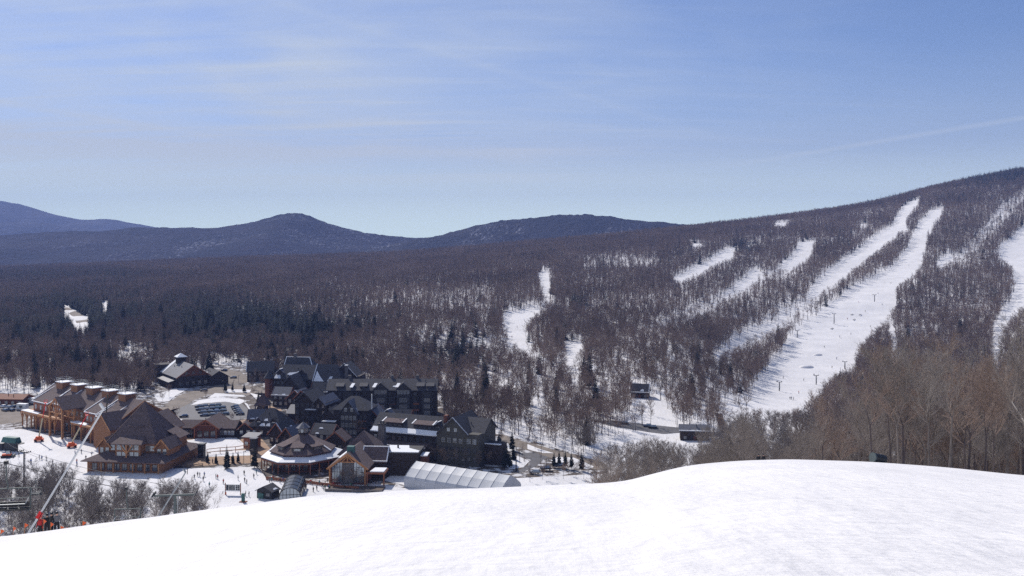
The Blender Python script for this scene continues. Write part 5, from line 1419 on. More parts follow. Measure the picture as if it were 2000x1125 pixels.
for u, v, c in [(1543, 781, 'black'), (1546, 781, 'grey'), (1549.5, 782, 'black'), (1677, 592, 'red'), (1723, 597, 'black'), (1634, 703, 'blue'), (1662, 655, 'black'), (1590, 735, 'black'), (1700, 640, 'grey'), (1560, 770, 'red'), (1570, 745, 'black'), (1610, 680, 'black'), (1640, 660, 'blue'), (1655, 625, 'red'), (1690, 610, 'black'), (1715, 575, 'grey'), (1740, 555, 'black'), (1775, 520, 'black'), (1795, 470, 'red'), (1530, 740, 'grey'), (1625, 720, 'black'), (1010, 640, 'black'), (1000, 660, 'red')]:
    x, y, z = hit(u, v); person(x, y, gz(x, y), prand.uniform(0, 6.28), c, ('tiny skier in %s on the wide white piste' if u > 1200 else 'tiny skier in %s on the curved piste above the village') % c, 'skiers on the wide piste', 'ski', 'black', 1.2)

# ------------------------------------------------------------------ cars
def car_meshes():
    prof = [(-2.2, .35), (-2.25, .75), (-2.1, .95), (-1.15, 1.02), (2.1, .98), (2.25, .7), (2.2, .35)]
    b = MB(); w = .9
    b.hexa([(x, -w, z) for x, z in prof], [(x, w, z) for x, z in prof])
    body = b.mesh('body', [M['white']])
    g = MB(); g.hexa([(-1.2, -.84, 1.0), (2.0, -.84, 1.0), (2.0, .84, 1.0), (-1.2, .84, 1.0)], [(-.45, -.68, 1.52), (1.6, -.68, 1.52), (1.6, .68, 1.52), (-.45, .68, 1.52)])
    cab = g.mesh('window', [M['glass']])
    rf = MB().box(-.5, 1.62, -.69, .69, 1.521, 1.57).mesh('roof', [M['white']])
    wh = MB(); A = [2 * math.pi * i / 10 for i in range(10)]
    wh.hexa([(.33 * math.cos(a), -.11, .33 * math.sin(a)) for a in A], [(.33 * math.cos(a), .11, .33 * math.sin(a)) for a in A])
    return body, cab, rf, wh.mesh('wheel', [M['tyre']])
CB, CG, CR, CW = car_meshes()
PAINT = {n: mat('car paint ' + n, c, .3, var=.05, spec=.6) for n, c in dict(black=(.012, .012, .014), navy=(.02, .035, .08), grey=(.10, .105, .11), silver=(.35, .36, .37), white=(.7, .7, .7), blue=(.03, .10, .25), red=(.25, .02, .02), teal=(.03, .12, .14)).items()}
car0 = empty('parked_car'); put('body', CB, car0); put('window', CG, car0); put('roof', CR, car0)
for sx in (-1.4, 1.4):
    for sy in (-.82, .82): put('wheel', CW, car0, loc=(sx, sy, .33))
first_car = [True]
def car(x, y, z, rz, c, label, group):
    if first_car[0]: o = car0; first_car[0] = False
    else: o = copy_tree(car0)
    o.location = (x, y, z); o.rotation_euler = (0, 0, rz); tag(o, label, 'car', group)
    for ch in o.children:
        n = ch.name.split('.')[0]
        if n in ('body', 'roof'):
            ch.material_slots[0].link = 'OBJECT'; ch.material_slots[0].material = PAINT[c]
cols = ['black', 'navy', 'grey', 'black', 'navy', 'silver', 'black', 'teal', 'grey', 'navy', 'black', 'blue']
k_ = 0
for r_, (v, u0, n, du) in enumerate([(796, 388, 4, 12), (801.5, 390, 5, 11), (807, 395, 4, 13.5), (813, 399, 4, 13.5)]):
    for i in range(n):
        x, y = P(u0 + i * du + prand.uniform(-1, 1), v - i * .9); c = cols[k_ % 12]; k_ += 1
        car(x, y, .05, R(12) + prand.uniform(-.06, .06), c, '%s car in row %s of the packed car park behind the rink pavilion' % (c, ('one', 'two', 'three', 'four')[r_]), 'cars packed in the middle of the car park')
for i, (u, v) in enumerate([(459, 796), (461, 800), (464, 803.5), (466, 807), (469, 810.5)]):
    x, y = P(u, v); c = ['navy', 'black', 'grey', 'black', 'black'][i]
    car(x, y, .05, R(15), c, '%s car, number %s from the back of the short file at the car park edge' % (c, ('one', 'two', 'three', 'four', 'five')[i]), 'cars in a file at the right edge of the car park')
for u, v, c, lab in [(359, 815, 'black', 'black car parked alone left of the packed car park, above the pavilion roof'), (418, 727, 'black', 'black car at the left end of the upper gravel lot beside the barn'), (438, 725, 'navy', 'dark blue car at the back of the upper gravel lot'),
                     (456, 739, 'grey', 'grey car in the middle of the upper gravel lot'), (1045, 925, 'silver', 'silver car low on the drive right of the marquee'), (1066, 918, 'black', 'black car on the drive among small conifers right of the marquee'),
                     (1093, 912, 'navy', 'dark blue car on the drive near the brush at the crest'), (398, 764, 'grey', 'grey car on the sandy road below the barn')]:
    x, y = P(u, v); car(x, y, .06, prand.uniform(-.4, .5), c, lab, None)
for u, v, c in [(1219, 829, 'black'), (1265, 835, 'navy'), (1275, 837, 'black')]:
    x, y, z = hit(u, v); car(x, y, gz(x, y) + .1, R(-8), c, '%s car parked along the valley road by the shed' % c, 'cars along the valley road')
for i, (u, v) in enumerate([(2, 789), (12, 790), (6, 796), (17, 797), (27, 796), (36, 801), (22, 803), (10, 803), (40, 792)]):
    x, y = P(u, v); c = ['blue', 'navy', 'white', 'silver', 'black', 'white', 'black', 'grey', 'red'][i]
    car(x, y, .05, R(-25) + prand.uniform(-.1, .1), c, '%s car in the lot at the left edge before the long shed' % c, 'cars in the lot at the left edge')
def trailer(u, v, lab, L_=9):
    x, y = P(u, v); r = empty('white_trailer', (x, y, 0), R(-12), lab, 'trailer')
    MB().box(-L_ / 2, L_ / 2, -1.25, 1.25, .8, 3.4).build('body', M['white'], r); MB().box(-L_ / 2 - .05, L_ / 2 + .05, -1.3, 1.3, 3.41, 3.5).build('roof', M['roofsnow'], r)
    for s in (-L_ * .3, L_ * .3):
        for q in (-1.0, 1.0): put('wheel', CW, r, loc=(s, q, .4)).scale = (1.2, 1.4, 1.2)
    window(r, 0, -1.27, 1.6, 0, 1.6, .9, 2, 1, 'frame_dark', sub=True)
trailer(58, 789, 'white box trailer parked beside the left end of the timber lodge'); trailer(44, 801, 'smaller white van body in front of the box trailer at the left edge', 5.5)

M['dgreen'] = mat('weathered grey green steel', (.085, .105, .105), .6, .2, var=.2)
# ------------------------------------------------------------------ lifts
def barrel_station():
    a, b = (at(566, 318), 318), (at(577, 336), 336); L_ = math.hypot(b[0] - a[0], b[1] - a[1])
    r = empty('lift_station', (a[0], a[1], 0), math.atan2(b[1] - a[1], b[0] - a[0]) - math.pi / 2, 'glossy black barrel-roofed lift station on the snow below the octagonal lodge', 'lift station')
    n = 12; prof = [(3.7 * math.cos(math.pi * i / n), 2.0 + 2.9 * math.sin(math.pi * i / n)) for i in range(n + 1)]
    prof = [(3.8, 1.2)] + prof + [(-3.8, 1.2)]
    sh = MB(); N_ = len(prof)
    vs = [(x, y, z) for y in (0, L_) for x, z in prof] + [(x * .96, y, z - .15) for y in (0, L_) for x, z in prof]
    fs = []
    for k in range(N_ - 1): fs += [(k, k + 1, N_ + k + 1, N_ + k), (2 * N_ + k + 1, 2 * N_ + k, 3 * N_ + k, 3 * N_ + k + 1), (k + 1, k, 2 * N_ + k, 2 * N_ + k + 1), (N_ + k, N_ + k + 1, 3 * N_ + k + 1, 3 * N_ + k)]
    m = bpy.data.materials.new('glossy black shell'); m.use_nodes = True; b_ = m.node_tree.nodes['Principled BSDF']; b_.inputs['Base Color'].default_value = (.015, .016, .02, 1); b_.inputs['Roughness'].default_value = .28; M['shell'] = m
    s = sh.add(vs, fs).build('shell', m, r)
    rb = MB()
    for y in [L_ * i / 4 for i in range(5)]: rb.tube([(x * 1.01, y, z + .03) for x, z in prof], .07, 4)
    for k in (4, 10): rb.bar((prof[k][0], 0, prof[k][1] + .06), (prof[k][0], L_, prof[k][1] + .06), .14)
    rb.build('rib', M['dsteel'], r)
    g = MB().hexa([(x * .93, .35, z - .2) for x, z in prof], [(x * .93, .42, z - .2) for x, z in prof]).build('front_glazing', M['glass'], r)
    fr = MB()
    for x in (-2.4, -1.2, 0, 1.2, 2.4): fr.bar((x, .28, 1.1), (x, .28, 2 + 2.6 * math.sqrt(max(0, 1 - (x / 3.6) ** 2))), .12)
    fr.bar((-3.5, .28, 2.4), (3.5, .28, 2.4), .14); fr.build('mullion', M['frame_dark'], r)
    for y in (2, L_ - 2): MB().box(-.7, .7, y - .6, y + .6, -.3, 3.0).build('pylon', M['steel'], r)
    MB().box(-3.3, 3.3, .5, L_ - .5, .9, 1.18).build('deck', M['dsteel'], r)
    MB().cyl((0, L_ * .3), 2.2, 1.5, 1.8, 20).build('bullwheel', M['green'], r)
barrel_station()
def lift_hut():
    r = empty('lift_hut', (at(516, 322), 322, 0), R(-22), 'small dark gabled lift hut beside the black barrel station', 'hut')
    walls(r, -3.1, 3.1, 0, 4.4, 2.7, 'dsteel'); gable(r, -3.1, 3.1, 0, 4.4, 2.7, 4.3, 'y', 'roof_dark', 'dsteel', .5, .2)
    facade(r, (-3.1, 0), (3.1, 0), [1], 2, 1.6, 1.1, 2, 1, 'frame_dark')
    MB().box(-2.6, -.2, -.3, -.1, -.1, 1.9).build('panel', M['green'], r)
lift_hut()
def green_panel():
    r = empty('green_panel', (at(475, 318), 318, 0), R(-10), 'upright dull green padded panel on the snow left of the lift hut', 'panel')
    MB().box(-.55, .55, -.25, .25, .2, 3).build('pad', M['green'], r); MB().box(-1.2, 1.2, -.8, .8, -.1, .25).build('base', M['timber_red'], r)
green_panel()
def sign_board():
    r = empty('sign_board', (at(455, 327), 327, 0), R(-4), 'big white trail status board with black panels on two posts in the snow field', 'sign')
    MB().box(-2.6, 2.6, -.08, .08, 1.3, 3.7).build('board', M['white'], r)
    for q in (-1, 1): MB().bar((q * 2.75, 0, -.2), (q * 2.75, 0, 4.2), .24).build('post', M['timber_red'], r)
    k = MB().box(-2.4, -1.6, -.12, -.081, 1.7, 3.5)
    for i in range(5): k.box(-1.4 + i * .44, -1.1 + i * .44, -.12, -.081, 1.7, 3.45)
    k.build('dark_panel', M['dsteel'], r)
    k = MB()
    for i in range(3): k.box(1.05, 1.65, -.12, -.081, 1.75 + i * .62, 2.2 + i * .62).box(1.8, 2.4, -.12, -.081, 1.75 + i * .62, 2.2 + i * .62)
    k.build('dark_square', M['dsteel'], r)
    MB().box(-2.9, -2.4, -.1, .1, -.1, .9).build('pad', M['orange'], r)
sign_board()
def chair_obj(x, y, z, rz, label, w=2.3, riders=False):
    """hangs from (x, y, z)"""
    r = empty('lift_chair', (x, y, z), rz, label, 'lift chair', None)
    MB().tube([(0, 0, .1), (0, .05, -1.2), (0, .35, -1.7), (0, .35, -2.0)], .05, 6).build('hanger', M['dgreen'], r)
    MB().box(-.12, .12, -.18, .18, -.05, .2).build('grip', M['dsteel'], r)
    f = MB().bar((-w / 2, .35, -2.0), (w / 2, .35, -2.0), .08)
    for q in (-1, 1): f.tube([(q * w / 2, .35, -2.0), (q * w / 2, .35, -3.55), (q * w / 2, -.25, -3.6)], .05, 6)
    f.bar((-w / 2, .35, -3.5), (w / 2, .35, -3.5), .08); f.bar((-w / 2, .33, -2.75), (w / 2, .33, -2.75), .05)
    f.build('frame', M['dgreen'], r)
    s = MB()
    for i in range(4): s.box(-w / 2 + .08 + i * (w - .1) / 4, -w / 2 + .02 + (i + 1) * (w - .1) / 4, -.22, .3, -3.56, -3.44)
    s.build('seat', M['dsteel'], r)
    s = MB()
    for i in range(4): s.box(-w / 2 + .08 + i * (w - .1) / 4, -w / 2 + .02 + (i + 1) * (w - .1) / 4, .28, .36, -3.4, -3.0)
    s.build('backrest', M['dsteel'], r)
    MB().tube([(-w / 2 + .1, .3, -2.7), (-w / 2 + .1, -.5, -3.0), (w / 2 - .1, -.5, -3.0), (w / 2 - .1, .3, -2.7)], .035, 5).build('safety_bar', M['steel'], r)
    return r
def rope(pts, label, sag=.02, rr=.035):
    mb = MB(); P_ = []
    for a, b in zip(pts, pts[1:]):
        a, b = Vector(a), Vector(b); L_ = (b - a).length
        for i in range(12):
            t = i / 12; P_.append(a.lerp(b, t) - Vector((0, 0, sag * L_ * 4 * t * (1 - t))))
    P_.append(Vector(pts[-1]))
    return mb.tube(P_, rr, 5).build('haul_rope', M['dsteel'], None, label, 'cable')
W3 = lambda u, v, Y: (at(u, Y), Y, CAMZ - (v - HZ) * Y / F)
def lift_tower(x, y, z, H, rz, arm, label, group=None, n=4, m='dsteel'):
    r = empty('lift_tower', (x, y, z), rz, label, 'lift tower', group)
    MB().cyl((0, 0), .34, -.5, H, 10, .24).build('mast', M[m], r)
    MB().bar((-arm, 0, H - .1), (arm, 0, H - .1), .3).build('cross_arm', M[m], r)
    for q in (-1, 1):
        s = MB().bar((q * arm, -1.3, H + .12), (q * arm, 1.3, H + .12), .2)
        for i in range(n):
            yy = -1.1 + 2.2 * i / (n - 1); A = [2 * math.pi * j / 8 for j in range(8)]
            s.hexa([(q * arm - .08, yy + .2 * math.cos(a), H + .3 + .2 * math.sin(a)) for a in A], [(q * arm + .08, yy + .2 * math.cos(a), H + .3 + .2 * math.sin(a)) for a in A])
        s.build('sheave_assembly', M['dsteel'], r)
    MB().bar((.4, 0, 1), (.4, 0, H - .3), .08).bar((.4, .35, 1), (.4, .35, H - .3), .08).build('ladder', M['steel'], r)
    return r
# the beginner lift at the left: green terminal, far tower, near tower
def terminal():
    x, y = P(22, 880); r = empty('lift_terminal', (x, y, 0), R(-20), 'dull green lift terminal on a black pylon at the left edge of the snow', 'lift terminal')
    MB().hexa([(-4.2, -1.6, 3.6), (4.2, -1.6, 3.6), (4.2, 1.6, 3.6), (-4.2, 1.6, 3.6)], [(-3.4, -1.2, 5.8), (3.6, -1.2, 5.8), (3.6, 1.2, 5.8), (-3.4, 1.2, 5.8)]).build('housing', M['green'], r)
    MB().box(-2.8, 2.8, -1.0, 1.0, -.2, 3.58).build('pylon', M['dsteel'], r)
    MB().cyl((4.6, 0), 2.0, 3.3, 3.6, 18).build('bullwheel', M['dsteel'], r)
    MB().box(-9, -4.3, -1, 1, -.2, 2.8).build('operator_cabin', M['dsteel'], r)
    window(r, -6.6, -1.04, 1.2, 0, 2.4, 1.1, 3, 1, 'frame_dark', sub=True)
terminal()
tx, ty, tz = W3(47, 883, 330)
lift_tower(tx, ty, 0, tz, R(-30), 2.1, 'dark lift tower with a cross-arm standing on the snow left of the grove')
nx_, ny_, nz_ = W3(342, 966, 165)
lift_tower(nx_, ny_, gz(nx_, ny_), nz_ - gz(nx_, ny_), R(8), 3.6, 'grey-green lift tower top with a wide cross-arm rising behind the crest', n=6, m='dgreen')
for q, lab in ((-1, 'black haul rope nearest the crest between the two lift towers'), (1, 'black haul rope farther from the crest between the two lift towers')):
    a = (tx + q * 2.1 * math.cos(R(-30)), ty + q * 2.1 * math.sin(R(-30)), tz + .5); b = (nx_ + q * 3.6, ny_ + q * .5, nz_ + .5)
    c = (nx_ + q * 3.6 + 14, ny_ - 60, nz_ + 3)
    x0, y0 = P(22, 880)
    rope([(x0 + q * 2, y0, 3.5), a, b, c], lab, .004, .05)
t_ = .62
ax_, ay_, az_ = tx + (nx_ - 3.6 - tx) * t_, ty + (ny_ - ty) * t_, tz + (nz_ - tz) * t_
# two chairs on the near double lift that runs below the crest
ca = W3(12, 905, 70); cb = W3(247, 955, 88)
rope([W3(-260, 850, 52), ca, cb, W3(430, 1030, 118)], 'thin haul rope carrying the two empty chairs below the crest', .004, .03)
chair_obj(*ca, R(10), 'empty steel lift chair hanging at the left edge above the grove', 3.2); chair_obj(*cb, R(5), 'smaller empty steel lift chair hanging in front of the grove', 2.4)
cc = W3(70, 935, 200); chair_obj(cc[0], cc[1], cc[2], R(0), 'small dark lift chair seen between the grove twigs at the left', 2.2)
for i, (u, v) in enumerate([(1522, 764), (1594, 752), (1650, 721), (1557, 660), (1629, 632), (1708, 590)]):
    x, y, z = hit(u, v); z = gz(x, y)
    H = [18, 18, 14, 14, 19, 14][i] * y / F
    lift_tower(x, y, z, H, R(-35), 1.6, 'slim dark lift tower with a short cross-arm on the wide white piste', 'lift towers on the wide piste')
# snow features on the piste
for i, (u, v, w_, h_) in enumerate([(1575, 718, 5.5, 1.7), (1597, 694, 4, 1.3), (1500, 712, 6, 1.0)]):
    x, y, z = hit(u, v); mb = MB(); nn = 16
    vs = []; fs = []
    for j in range(6):
        t = j / 5; rr = w_ * (1 - t ** 1.6 * .8)
        for k in range(nn):
            a = 2 * math.pi * k / nn; vs.append((rr * math.cos(a) * 1.2, rr * math.sin(a) * .8, -.6 + (h_ + .6) * math.sin(t * math.pi / 2)))
    for j in range(5): fs += [(j * nn + k, j * nn + (k + 1) % nn, (j + 1) * nn + (k + 1) % nn, (j + 1) * nn + k) for k in range(nn)]
    fs.append(tuple(5 * nn + k for k in range(nn)))
    o = mb.add(vs, fs).build('snow_mound', M['snow'], None, ['large rounded snow mound low on the wide piste', 'steep snow jump higher on the wide piste', 'low snow roll at the left edge of the wide piste'][i], 'snow mound', None, None, (x, y, gz(x, y)), R(20), True)
for u, v, lab in [(1625, 643, 'lowest dark rail box lying on the wide piste'), (1664, 616, 'dark rail box in the middle of the wide piste'), (1680, 616, 'dark rail box right of its twin on the wide piste'), (1668, 625, 'short dark rail just below the two rail boxes')]:
    x, y, z = hit(u, v); r = empty('terrain_park_rail', (x, y, gz(x, y)), R(50), lab, 'rail'); MB().box(-3, 3, -.3, .3, .5, .8).build('deck', M['dsteel'], r)
    for q in (-2.4, 2.4): MB().box(q - .12, q + .12, -.25, .25, -.4, .49).build('leg', M['steel'], r)

# ------------------------------------------------------------------ snow guns, booms, people near the crest
def snow_gun(base, top, rad, label, pad=None, head=True, m='white'):
    b, t = Vector(base), Vector(top); r = empty('snow_gun', b, 0, label, 'snow gun')
    d = t - b; o = Vector((0, 0, 0)); dn = d.normalized()
    MB().bar(-dn * .6, d, rad * 2, n=10, w2=rad * 1.5).build('mast', M[m], r)
    if head:
        e = d + Vector((-.42, 0, .50)) * (rad / .13)
        MB().bar(d - dn * .05, e, rad * 2.4, n=10).build('nozzle_head', M[m], r)
        MB().bar(d + Vector((.18, 0, -.3)), d + Vector((.24, .1, 1.0)), .07).build('nozzle', M['dsteel'], r)
    MB().bar(Vector((.15, -.1, 0)) + d * .02, Vector((.15, -.1, 0)) + d * .5, .06, n=5).build('hose', M['dsteel'], r)
    if pad: p = d * pad; MB().bar(p - dn * .24, p + dn * .24, rad * 3.6, n=10).build('pad', M['red'], r)
    return r
def near_pt(u, Y): x = at(u, Y); return (x, Y, gz(x, Y))
b0 = near_pt(52, 66); snow_gun(b0, W3(203, 797, 69), .09, 'tall leaning white snow gun pole with a red pad, in front of the timber lodge', .16)
b1 = near_pt(262, 120); snow_gun(b1, W3(363, 922, 122), .11, 'shorter leaning grey-green snow gun pole behind the crest', None, True, 'steel')
pY = 70
for u, c, lab, hc in [(79, 'red', 'person in a red jacket beside the base of the leaning pole', 'red'), (92, 'black', 'person in black behind the orange flags, nearest the leaning pole', None), (101, 'black', 'person in black in the middle of the group behind the crest', None), (111, 'grey', 'person in dark grey at the right end of the group behind the crest', None)]:
    x, y, z = near_pt(u, pY + (u % 5) * .7); z2 = CAMZ - (1021 - HZ) * y / F - 1.75 if False else z
    person(x, y, z - .02, R(prand.uniform(-60, 60)), c, lab, None, 'stand', 'black', 1.0, hc)
for i, (u, v) in enumerate([(0, 1034), (25, 1028), (47, 1022), (84, 1014), (98, 1020), (117, 1027), (129, 1030), (160, 1018)]):
    x, y, z = near_pt(u, 60)
    r = empty('marker_flag', (x, y, z), R(prand.uniform(-20, 20)), 'small orange marker flag on a thin pole along the left of the crest', 'flag', 'orange marker flags along the crest')
    zt = CAMZ - (v - HZ) * 60 / F - z
    MB().bar((0, 0, -.3), (.05, 0, zt), .03, n=5).build('pole', M['timber'], r)
    MB().add([(.05, -.01, zt), (.05, -.01, zt - .3), (.28, -.01, zt - .12), (.05, .01, zt), (.05, .01, zt - .3), (.28, .01, zt - .12)], [(0, 1, 2), (5, 4, 3), (0, 3, 4, 1), (1, 4, 5, 2), (2, 5, 3, 0)]).build('flag', M['orange'], r)
def fan_gun():
    x, y, z = near_pt(1716, 74); z = CAMZ - (911 - HZ) * y / F
    r = empty('fan_snow_gun', (x, y, z), R(20), 'dark fan snow gun on a stand behind the crest before the near wood', 'snow gun')
    MB().bar((-.5, 0, .75), (.55, 0, .5), .75, n=12).build('barrel', M['dsteel'], r)
    MB().bar((-.62, 0, .78), (-.5, 0, .75), .8, n=12).build('ring', M['dgreen'], r)
    for q in (-1, 1): MB().bar((q * .35, .3 * q, -1.2), (0, 0, .4), .07).bar((q * .35, -.3 * q, -1.2), (0, 0, .4), .07).build('leg', M['dsteel'], r)
    MB().box(.2, .6, -.2, .2, -.5, .1).build('motor', M['green'], r)
fan_gun()
for u, lab in ((1481, 'left one of two people in black half hidden by the middle of the crest'), (1491, 'right one of two people in black half hidden by the middle of the crest')):
    x, y, z = near_pt(u, 130); z = CAMZ - (887 - HZ) * y / F - 1.75
    person(x, y, gz(x, y), .3, 'black', lab, None) .location = (x, y, max(z, gz(x, y)))
def boom(u, v, ang, L_, rz, label):
    x, y = P(u, v); r = empty('boom_lift', (x, y, 0), rz, label, 'boom lift')
    MB().box(-1.9, 1.9, -1.2, 1.2, .5, 1.3).build('chassis', M['orange'], r); MB().hexa([(-1.5, -1, 1.31), (1.4, -1, 1.31), (1.4, 1, 1.31), (-1.5, 1, 1.31)], [(-1.2, -.9, 2.3), (.9, -.9, 2.3), (.9, .9, 2.3), (-1.2, .9, 2.3)]).build('turret', M['orange'], r)
    for sx in (-1.3, 1.3):
        for sy in (-1.15, 1.15): put('wheel', CW, r, loc=(sx, sy, .5)).scale = (1.5, 1.8, 1.5)
    e = Vector((math.cos(ang) * L_, 0, 2 + math.sin(ang) * L_)); k = Vector((0, 0, 2)).lerp(e, .55)
    MB().bar((0, 0, 2), k, .5).build('lower_boom', M['yellow'], r); MB().bar(k, e, .34).build('upper_boom', M['red'], r)
    b = MB().box(e.x - .6, e.x + .6, -1, 1, e.z - .1, e.z); 
    for sx in (-.6, .6):
        for sy in (-1, 1): b.bar((e.x + sx, sy, e.z), (e.x + sx, sy, e.z + 1.1), .08)
    for sy in (-1, 1): b.bar((e.x - .6, sy, e.z + 1.1), (e.x + .6, sy, e.z + 1.1), .08)
    for sx in (-.6, .6): b.bar((e.x + sx, -1, e.z + 1.1), (e.x + sx, 1, e.z + 1.1), .08)
    b.build('basket', M['red'], r)
boom(76, 862, R(80), 15.5, R(20), 'orange boom lift with its arm raised straight before the arcade'); boom(140, 874, R(62), 13, R(35), 'orange boom lift with its arm slanting towards the entrance truss')
def groomer():
    x, y = P(14, 893); r = empty('snow_groomer', (x, y, 0), R(15), 'small orange snow groomer on tracks below the green lift terminal', 'snow groomer')
    for q in (-1.1, 1.1): MB().hexa([(-2, q - .45, 0), (2, q - .45, 0), (2, q + .45, 0), (-2, q + .45, 0)], [(-2.3, q - .45, .8), (2.3, q - .45, .8), (2.3, q + .45, .8), (-2.3, q + .45, .8)]).build('track', M['tyre'], r)
    MB().box(-1.8, 1.6, -.9, .9, .81, 1.5).build('chassis', M['orange'], r); c = MB().hexa([(-.4, -.9, 1.51), (1.5, -.9, 1.51), (1.5, .9, 1.51), (-.4, .9, 1.51)], [(-.2, -.8, 2.6), (1.0, -.8, 2.6), (1.0, .8, 2.6), (-.2, .8, 2.6)]).build('cab', M['glass'], r)
    MB().box(2.5, 2.75, -2, 2, .1, 1.1).build('blade', M['dsteel'], r)
groomer()

# ------------------------------------------------------------------ lamps, fences, conifers and trees in the village
lp = empty('street_lamp'); MB().bar((0, 0, -.2), (0, 0, 5), .18, n=6).build('pole', M['dsteel'], lp); MB().bar((0, 0, 4.9), (.8, 0, 5.1), .1, n=5).build('arm', M['dsteel'], lp)
MB().cyl((.8, 0), .28, 4.75, 5.1, 8, .1).build('lamp_shade', M['dsteel'], lp)
fl = True
for u, v, w_ in [(362, 885, 'left of the rink'), (369, 890, 'left of the rink'), (375, 895, 'left of the rink'), (383, 901, 'left of the rink'), (463, 860, 'at the rear of the rink'), (476, 905, 'before the rink rail'), (407, 908, 'before the rink rail'), (444, 917, 'before the rink rail'), (489, 902, 'before the rink rail'),
                 (434, 760, 'by the sandy road'), (456, 758, 'by the sandy road'), (466, 748, 'by the upper lot'), (477, 790, 'at the car park'), (1057, 893, 'on the drive right of the lodge wing'), (1068, 922, 'on the drive right of the lodge wing'), (1015, 905, 'on the drive right of the lodge wing'), (1100, 895, 'on the drive right of the lodge wing')]:
    x, y = P(u, v); o = lp if fl else copy_tree(lp); fl = False
    o.location = (x, y, 0); o.rotation_euler = (0, 0, prand.uniform(-.5, .5)); tag(o, 'slim black street lamp ' + w_, 'street lamp', 'street lamps of the village')
def tall_pole(u, v, h, lab):
    x, y = P(u, v); r = empty('utility_pole', (x, y, 0), 0, lab, 'pole'); MB().bar((0, 0, -.3), (0, 0, h), .5, n=8, w2=.35).build('post', M['wall_dark'], r); MB().bar((-.9, 0, h - .8), (.9, 0, h - .8), .16).build('crosspiece', M['wall_dark'], r)
tall_pole(1008, 921, 9.5, 'tall dark utility pole beside small conifers right of the marquee')
def fence(pts, h, m, label, step=2.5, rails=2, cat='fence', name='fence', solid=False):
    r = empty(name, (pts[0][0], pts[0][1], 0), 0, label, cat); ox, oy = pts[0]
    rl = MB()
    for (a, b) in zip(pts, pts[1:]):
        L_ = math.hypot(b[0] - a[0], b[1] - a[1]); n = max(1, int(L_ / step))
        for i in range(n + 1):
            t = i / n; x, y = a[0] + (b[0] - a[0]) * t - ox, a[1] + (b[1] - a[1]) * t - oy
            if i < n or b == pts[-1]: MB().bar((x, y, -.2), (x, y, h), .2).build('post', M[m], r)
        for j in range(rails):
            z = h * (j + 1) / rails - .12; rl.bar((a[0] - ox, a[1] - oy, z), (b[0] - ox, b[1] - oy, z), .12, .25 if not solid else h / rails * .9)
    rl.build('rail', M[m], r)
pt = lambda L_: [P(u, v) for u, v in L_]
fence(pt([(404, 889), (430, 886), (460, 884), (486, 880)]), 2.6, 'timber', 'curved pergola-like timber rail along the front of the snowy rink', 4, 2)
fence(pt([(520, 937), (560, 942), (600, 945), (640, 950), (668, 955), (700, 957)]), 1.2, 'timber_red', 'reddish timber fence along the snow in front of the octagonal lodge', 2.2, 3, solid=True)
fence(pt([(345, 913), (372, 914), (396, 911)]), 1.2, 'wall_dark', 'dark post-and-rail fence between the pyramid lodge and the rink', 3, 2)
fence(pt([(500, 912), (516, 928), (522, 937)]), 1.2, 'wall_dark', 'short dark fence at the left corner of the octagonal lodge', 3, 2)
def terrace():
    r = empty('terrace', (at(690, 334), 334, 0), R(-6), 'dark stone terrace with a pale boulder edge in front of the great hall', 'terrace')
    MB().box(-9, 11, -3, 3.6, -.3, .5).build('paving', M['earth'], r)
    MB().box(-9.4, 11.4, -3.6, -3.02, -.3, .9).build('retaining_wall', M['stone'], r)
terrace()
for i, (u, v, h, lab) in enumerate([(443, 915, 9.5, 'dark green spruce standing alone before the rink rail'), (497, 914, 8.5, 'dark spruce beside the blue-grey capped kiosk'), (505, 790, 7.5, 'left of two small spruces on the snow above the gazebo'), (511, 790, 8, 'right of two small spruces on the snow above the gazebo'),
                         (440, 765, 6.5, 'leftmost of three small conifers on the island in the sandy road'), (454, 764, 5.5, 'middle of three small conifers on the island in the sandy road'), (477, 766, 5.5, 'rightmost of three small conifers on the island in the sandy road'),
                         (978, 901, 7, 'small conifer nearest the lodge wing on the snowy island'), (990, 905, 7.5, 'second small conifer from the lodge wing on the snowy island'), (996, 913, 6.5, 'small conifer nearest the utility pole'), (1003, 898, 6, 'small conifer behind the utility pole'), (985, 914, 7, 'small conifer at the front of the snowy island'),
                         (1082, 912, 6, 'leftmost small conifer in the row along the drive'), (1092, 912, 6.5, 'second small conifer in the row along the drive'), (1104, 913, 7, 'third small conifer in the row along the drive'), (1116, 914, 6.5, 'fourth small conifer in the row along the drive'), (1136, 917, 7, 'rightmost small conifer in the row along the drive'),
                         (455, 905, 4.5, 'short bushy conifer right of the lone spruce before the rink'), (422, 905, 4, 'short bushy conifer left of the lone spruce before the rink'), (405, 903, 4, 'short bushy conifer by the black kiosk'), (465, 903, 4.5, 'short bushy conifer below the pergola rail'),
                         (975, 876, 8, 'tall conifer on the bank behind the lodge wing annex'), (1000, 880, 9, 'tallest conifer on the bank behind the snowy island'), (960, 868, 9, 'dark conifer touching the back of the lodge wing annex')]):
    x, y = P(u, v); T, C_ = conifer(700 + i, h, 1)
    r = empty('spruce_tree', (x, y, 0), 0, lab, 'conifer'); T.build('trunk', M['bark'], r); C_.build('crown', M['needle'], r)
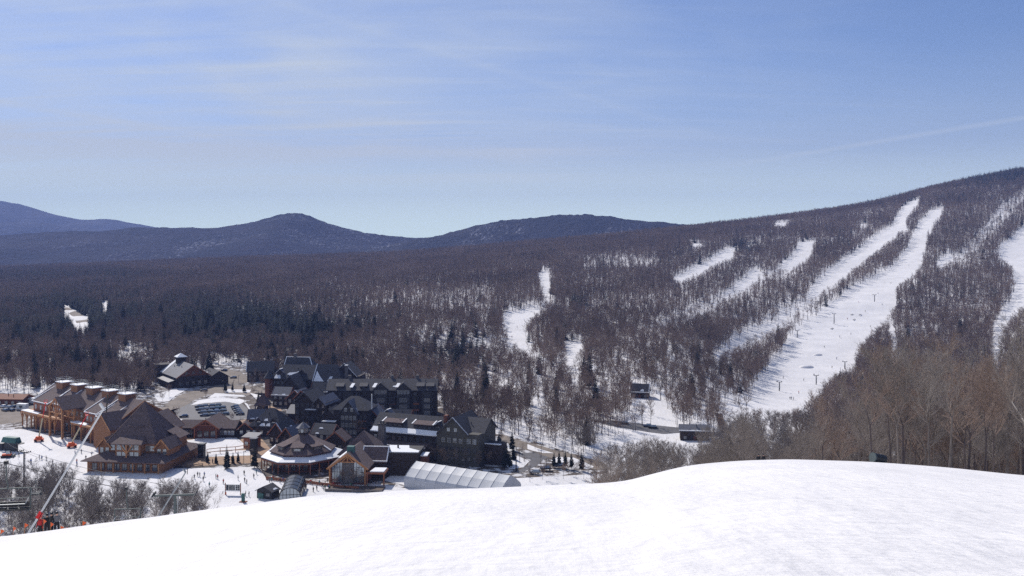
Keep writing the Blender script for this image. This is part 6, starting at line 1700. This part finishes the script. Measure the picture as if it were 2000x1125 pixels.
vt = [(886, 858, 9), (900, 866, 9), (915, 872, 8), (870, 852, 9), (545, 752, 9), (500, 752, 10), (493, 760, 8), (330, 775, 7), (318, 790, 7), (345, 818, 6), (470, 820, 5), (610, 880, 8), (640, 872, 8), (700, 860, 9), (848, 905, 7), (870, 912, 7), (890, 915, 8), (910, 912, 7), (935, 915, 7), (830, 905, 7), (858, 790, 11), (868, 800, 11), (880, 812, 11), (700, 800, 8), (560, 880, 6), (690, 948, 6), (670, 947, 6), (705, 950, 5), (655, 945, 6), (625, 942, 5), (310, 880, 6), (980, 868, 7), (1030, 878, 6), (295, 770, 9), (306, 762, 9)] + [(u_, v_, h_) for u_, v_, h_ in [(428, 715, 9), (300, 800, 6), (318, 830, 6), (452, 830, 6), (512, 812, 6), (530, 790, 6), (575, 850, 6), (655, 868, 8), (720, 878, 7), (735, 860, 8), (640, 800, 9), (750, 800, 8), (790, 805, 8), (830, 803, 9), (800, 908, 6), (860, 907, 7), (925, 880, 8), (945, 905, 7), (1020, 890, 5), (1045, 875, 6), (1110, 925, 5), (1125, 930, 6), (1150, 928, 6), (1075, 928, 5), (375, 745, 7), (402, 775, 5), (494, 775, 6), (345, 905, 5), (505, 860, 5), (530, 905, 6), (560, 836, 5), (580, 842, 6), (598, 850, 6), (625, 858, 6), (648, 862, 7), (662, 880, 6), (672, 890, 6), (745, 868, 7), (760, 850, 7), (690, 812, 7), (712, 818, 7), (735, 815, 8), (668, 800, 8), (655, 795, 8), (628, 790, 8), (570, 780, 7), (556, 770, 7), (540, 765, 8), (525, 768, 7), (512, 756, 9), (560, 800, 5), (575, 812, 5), (496, 832, 5), (482, 838, 5), (458, 845, 4), (340, 850, 5), (330, 858, 5), (955, 912, 6), (965, 908, 6), (1025, 915, 5), (1055, 905, 5), (1130, 905, 6), (1165, 925, 7), (1100, 935, 6), (1060, 935, 6), (1035, 940, 6), (1140, 935, 6)]]
for i, (u, v, h) in enumerate(vt):
    x, y = P(u, v); k = i % 6
    lab = 'slender leafless tree against the front wall of the lodge wing' if (820 < u < 950 and v > 890) else 'thin bare sapling in front of the great hall' if (600 < u < 720 and v > 935) else 'bare tree beside the right end of the lodges' if u > 840 else 'bare tree standing among the village houses'
    o = empty('bare_tree', (x, y, 0), prand.uniform(0, 6), lab, 'tree', 'bare trees in the village: ' + lab.split(' ', 2)[2]); s_ = h / 10; o.scale = (s_, s_, s_)
    put('trunk', MIDB[k][0], o); put('crown', MIDB[k][1], o)
# the white birch at the right edge
x, y, z = near_pt(2016, 62); T, C_ = bare_tree(42, 9.0, 1, vase=1.3, tw=.016, tr=.10)
r = empty('birch_tree', (x, y, z), R(150), 'pale leafless birch leaning in at the right edge before the near wood', 'tree'); T.build('trunk', M['birch'], r); C_.build('crown', M['birchtwig'], r)
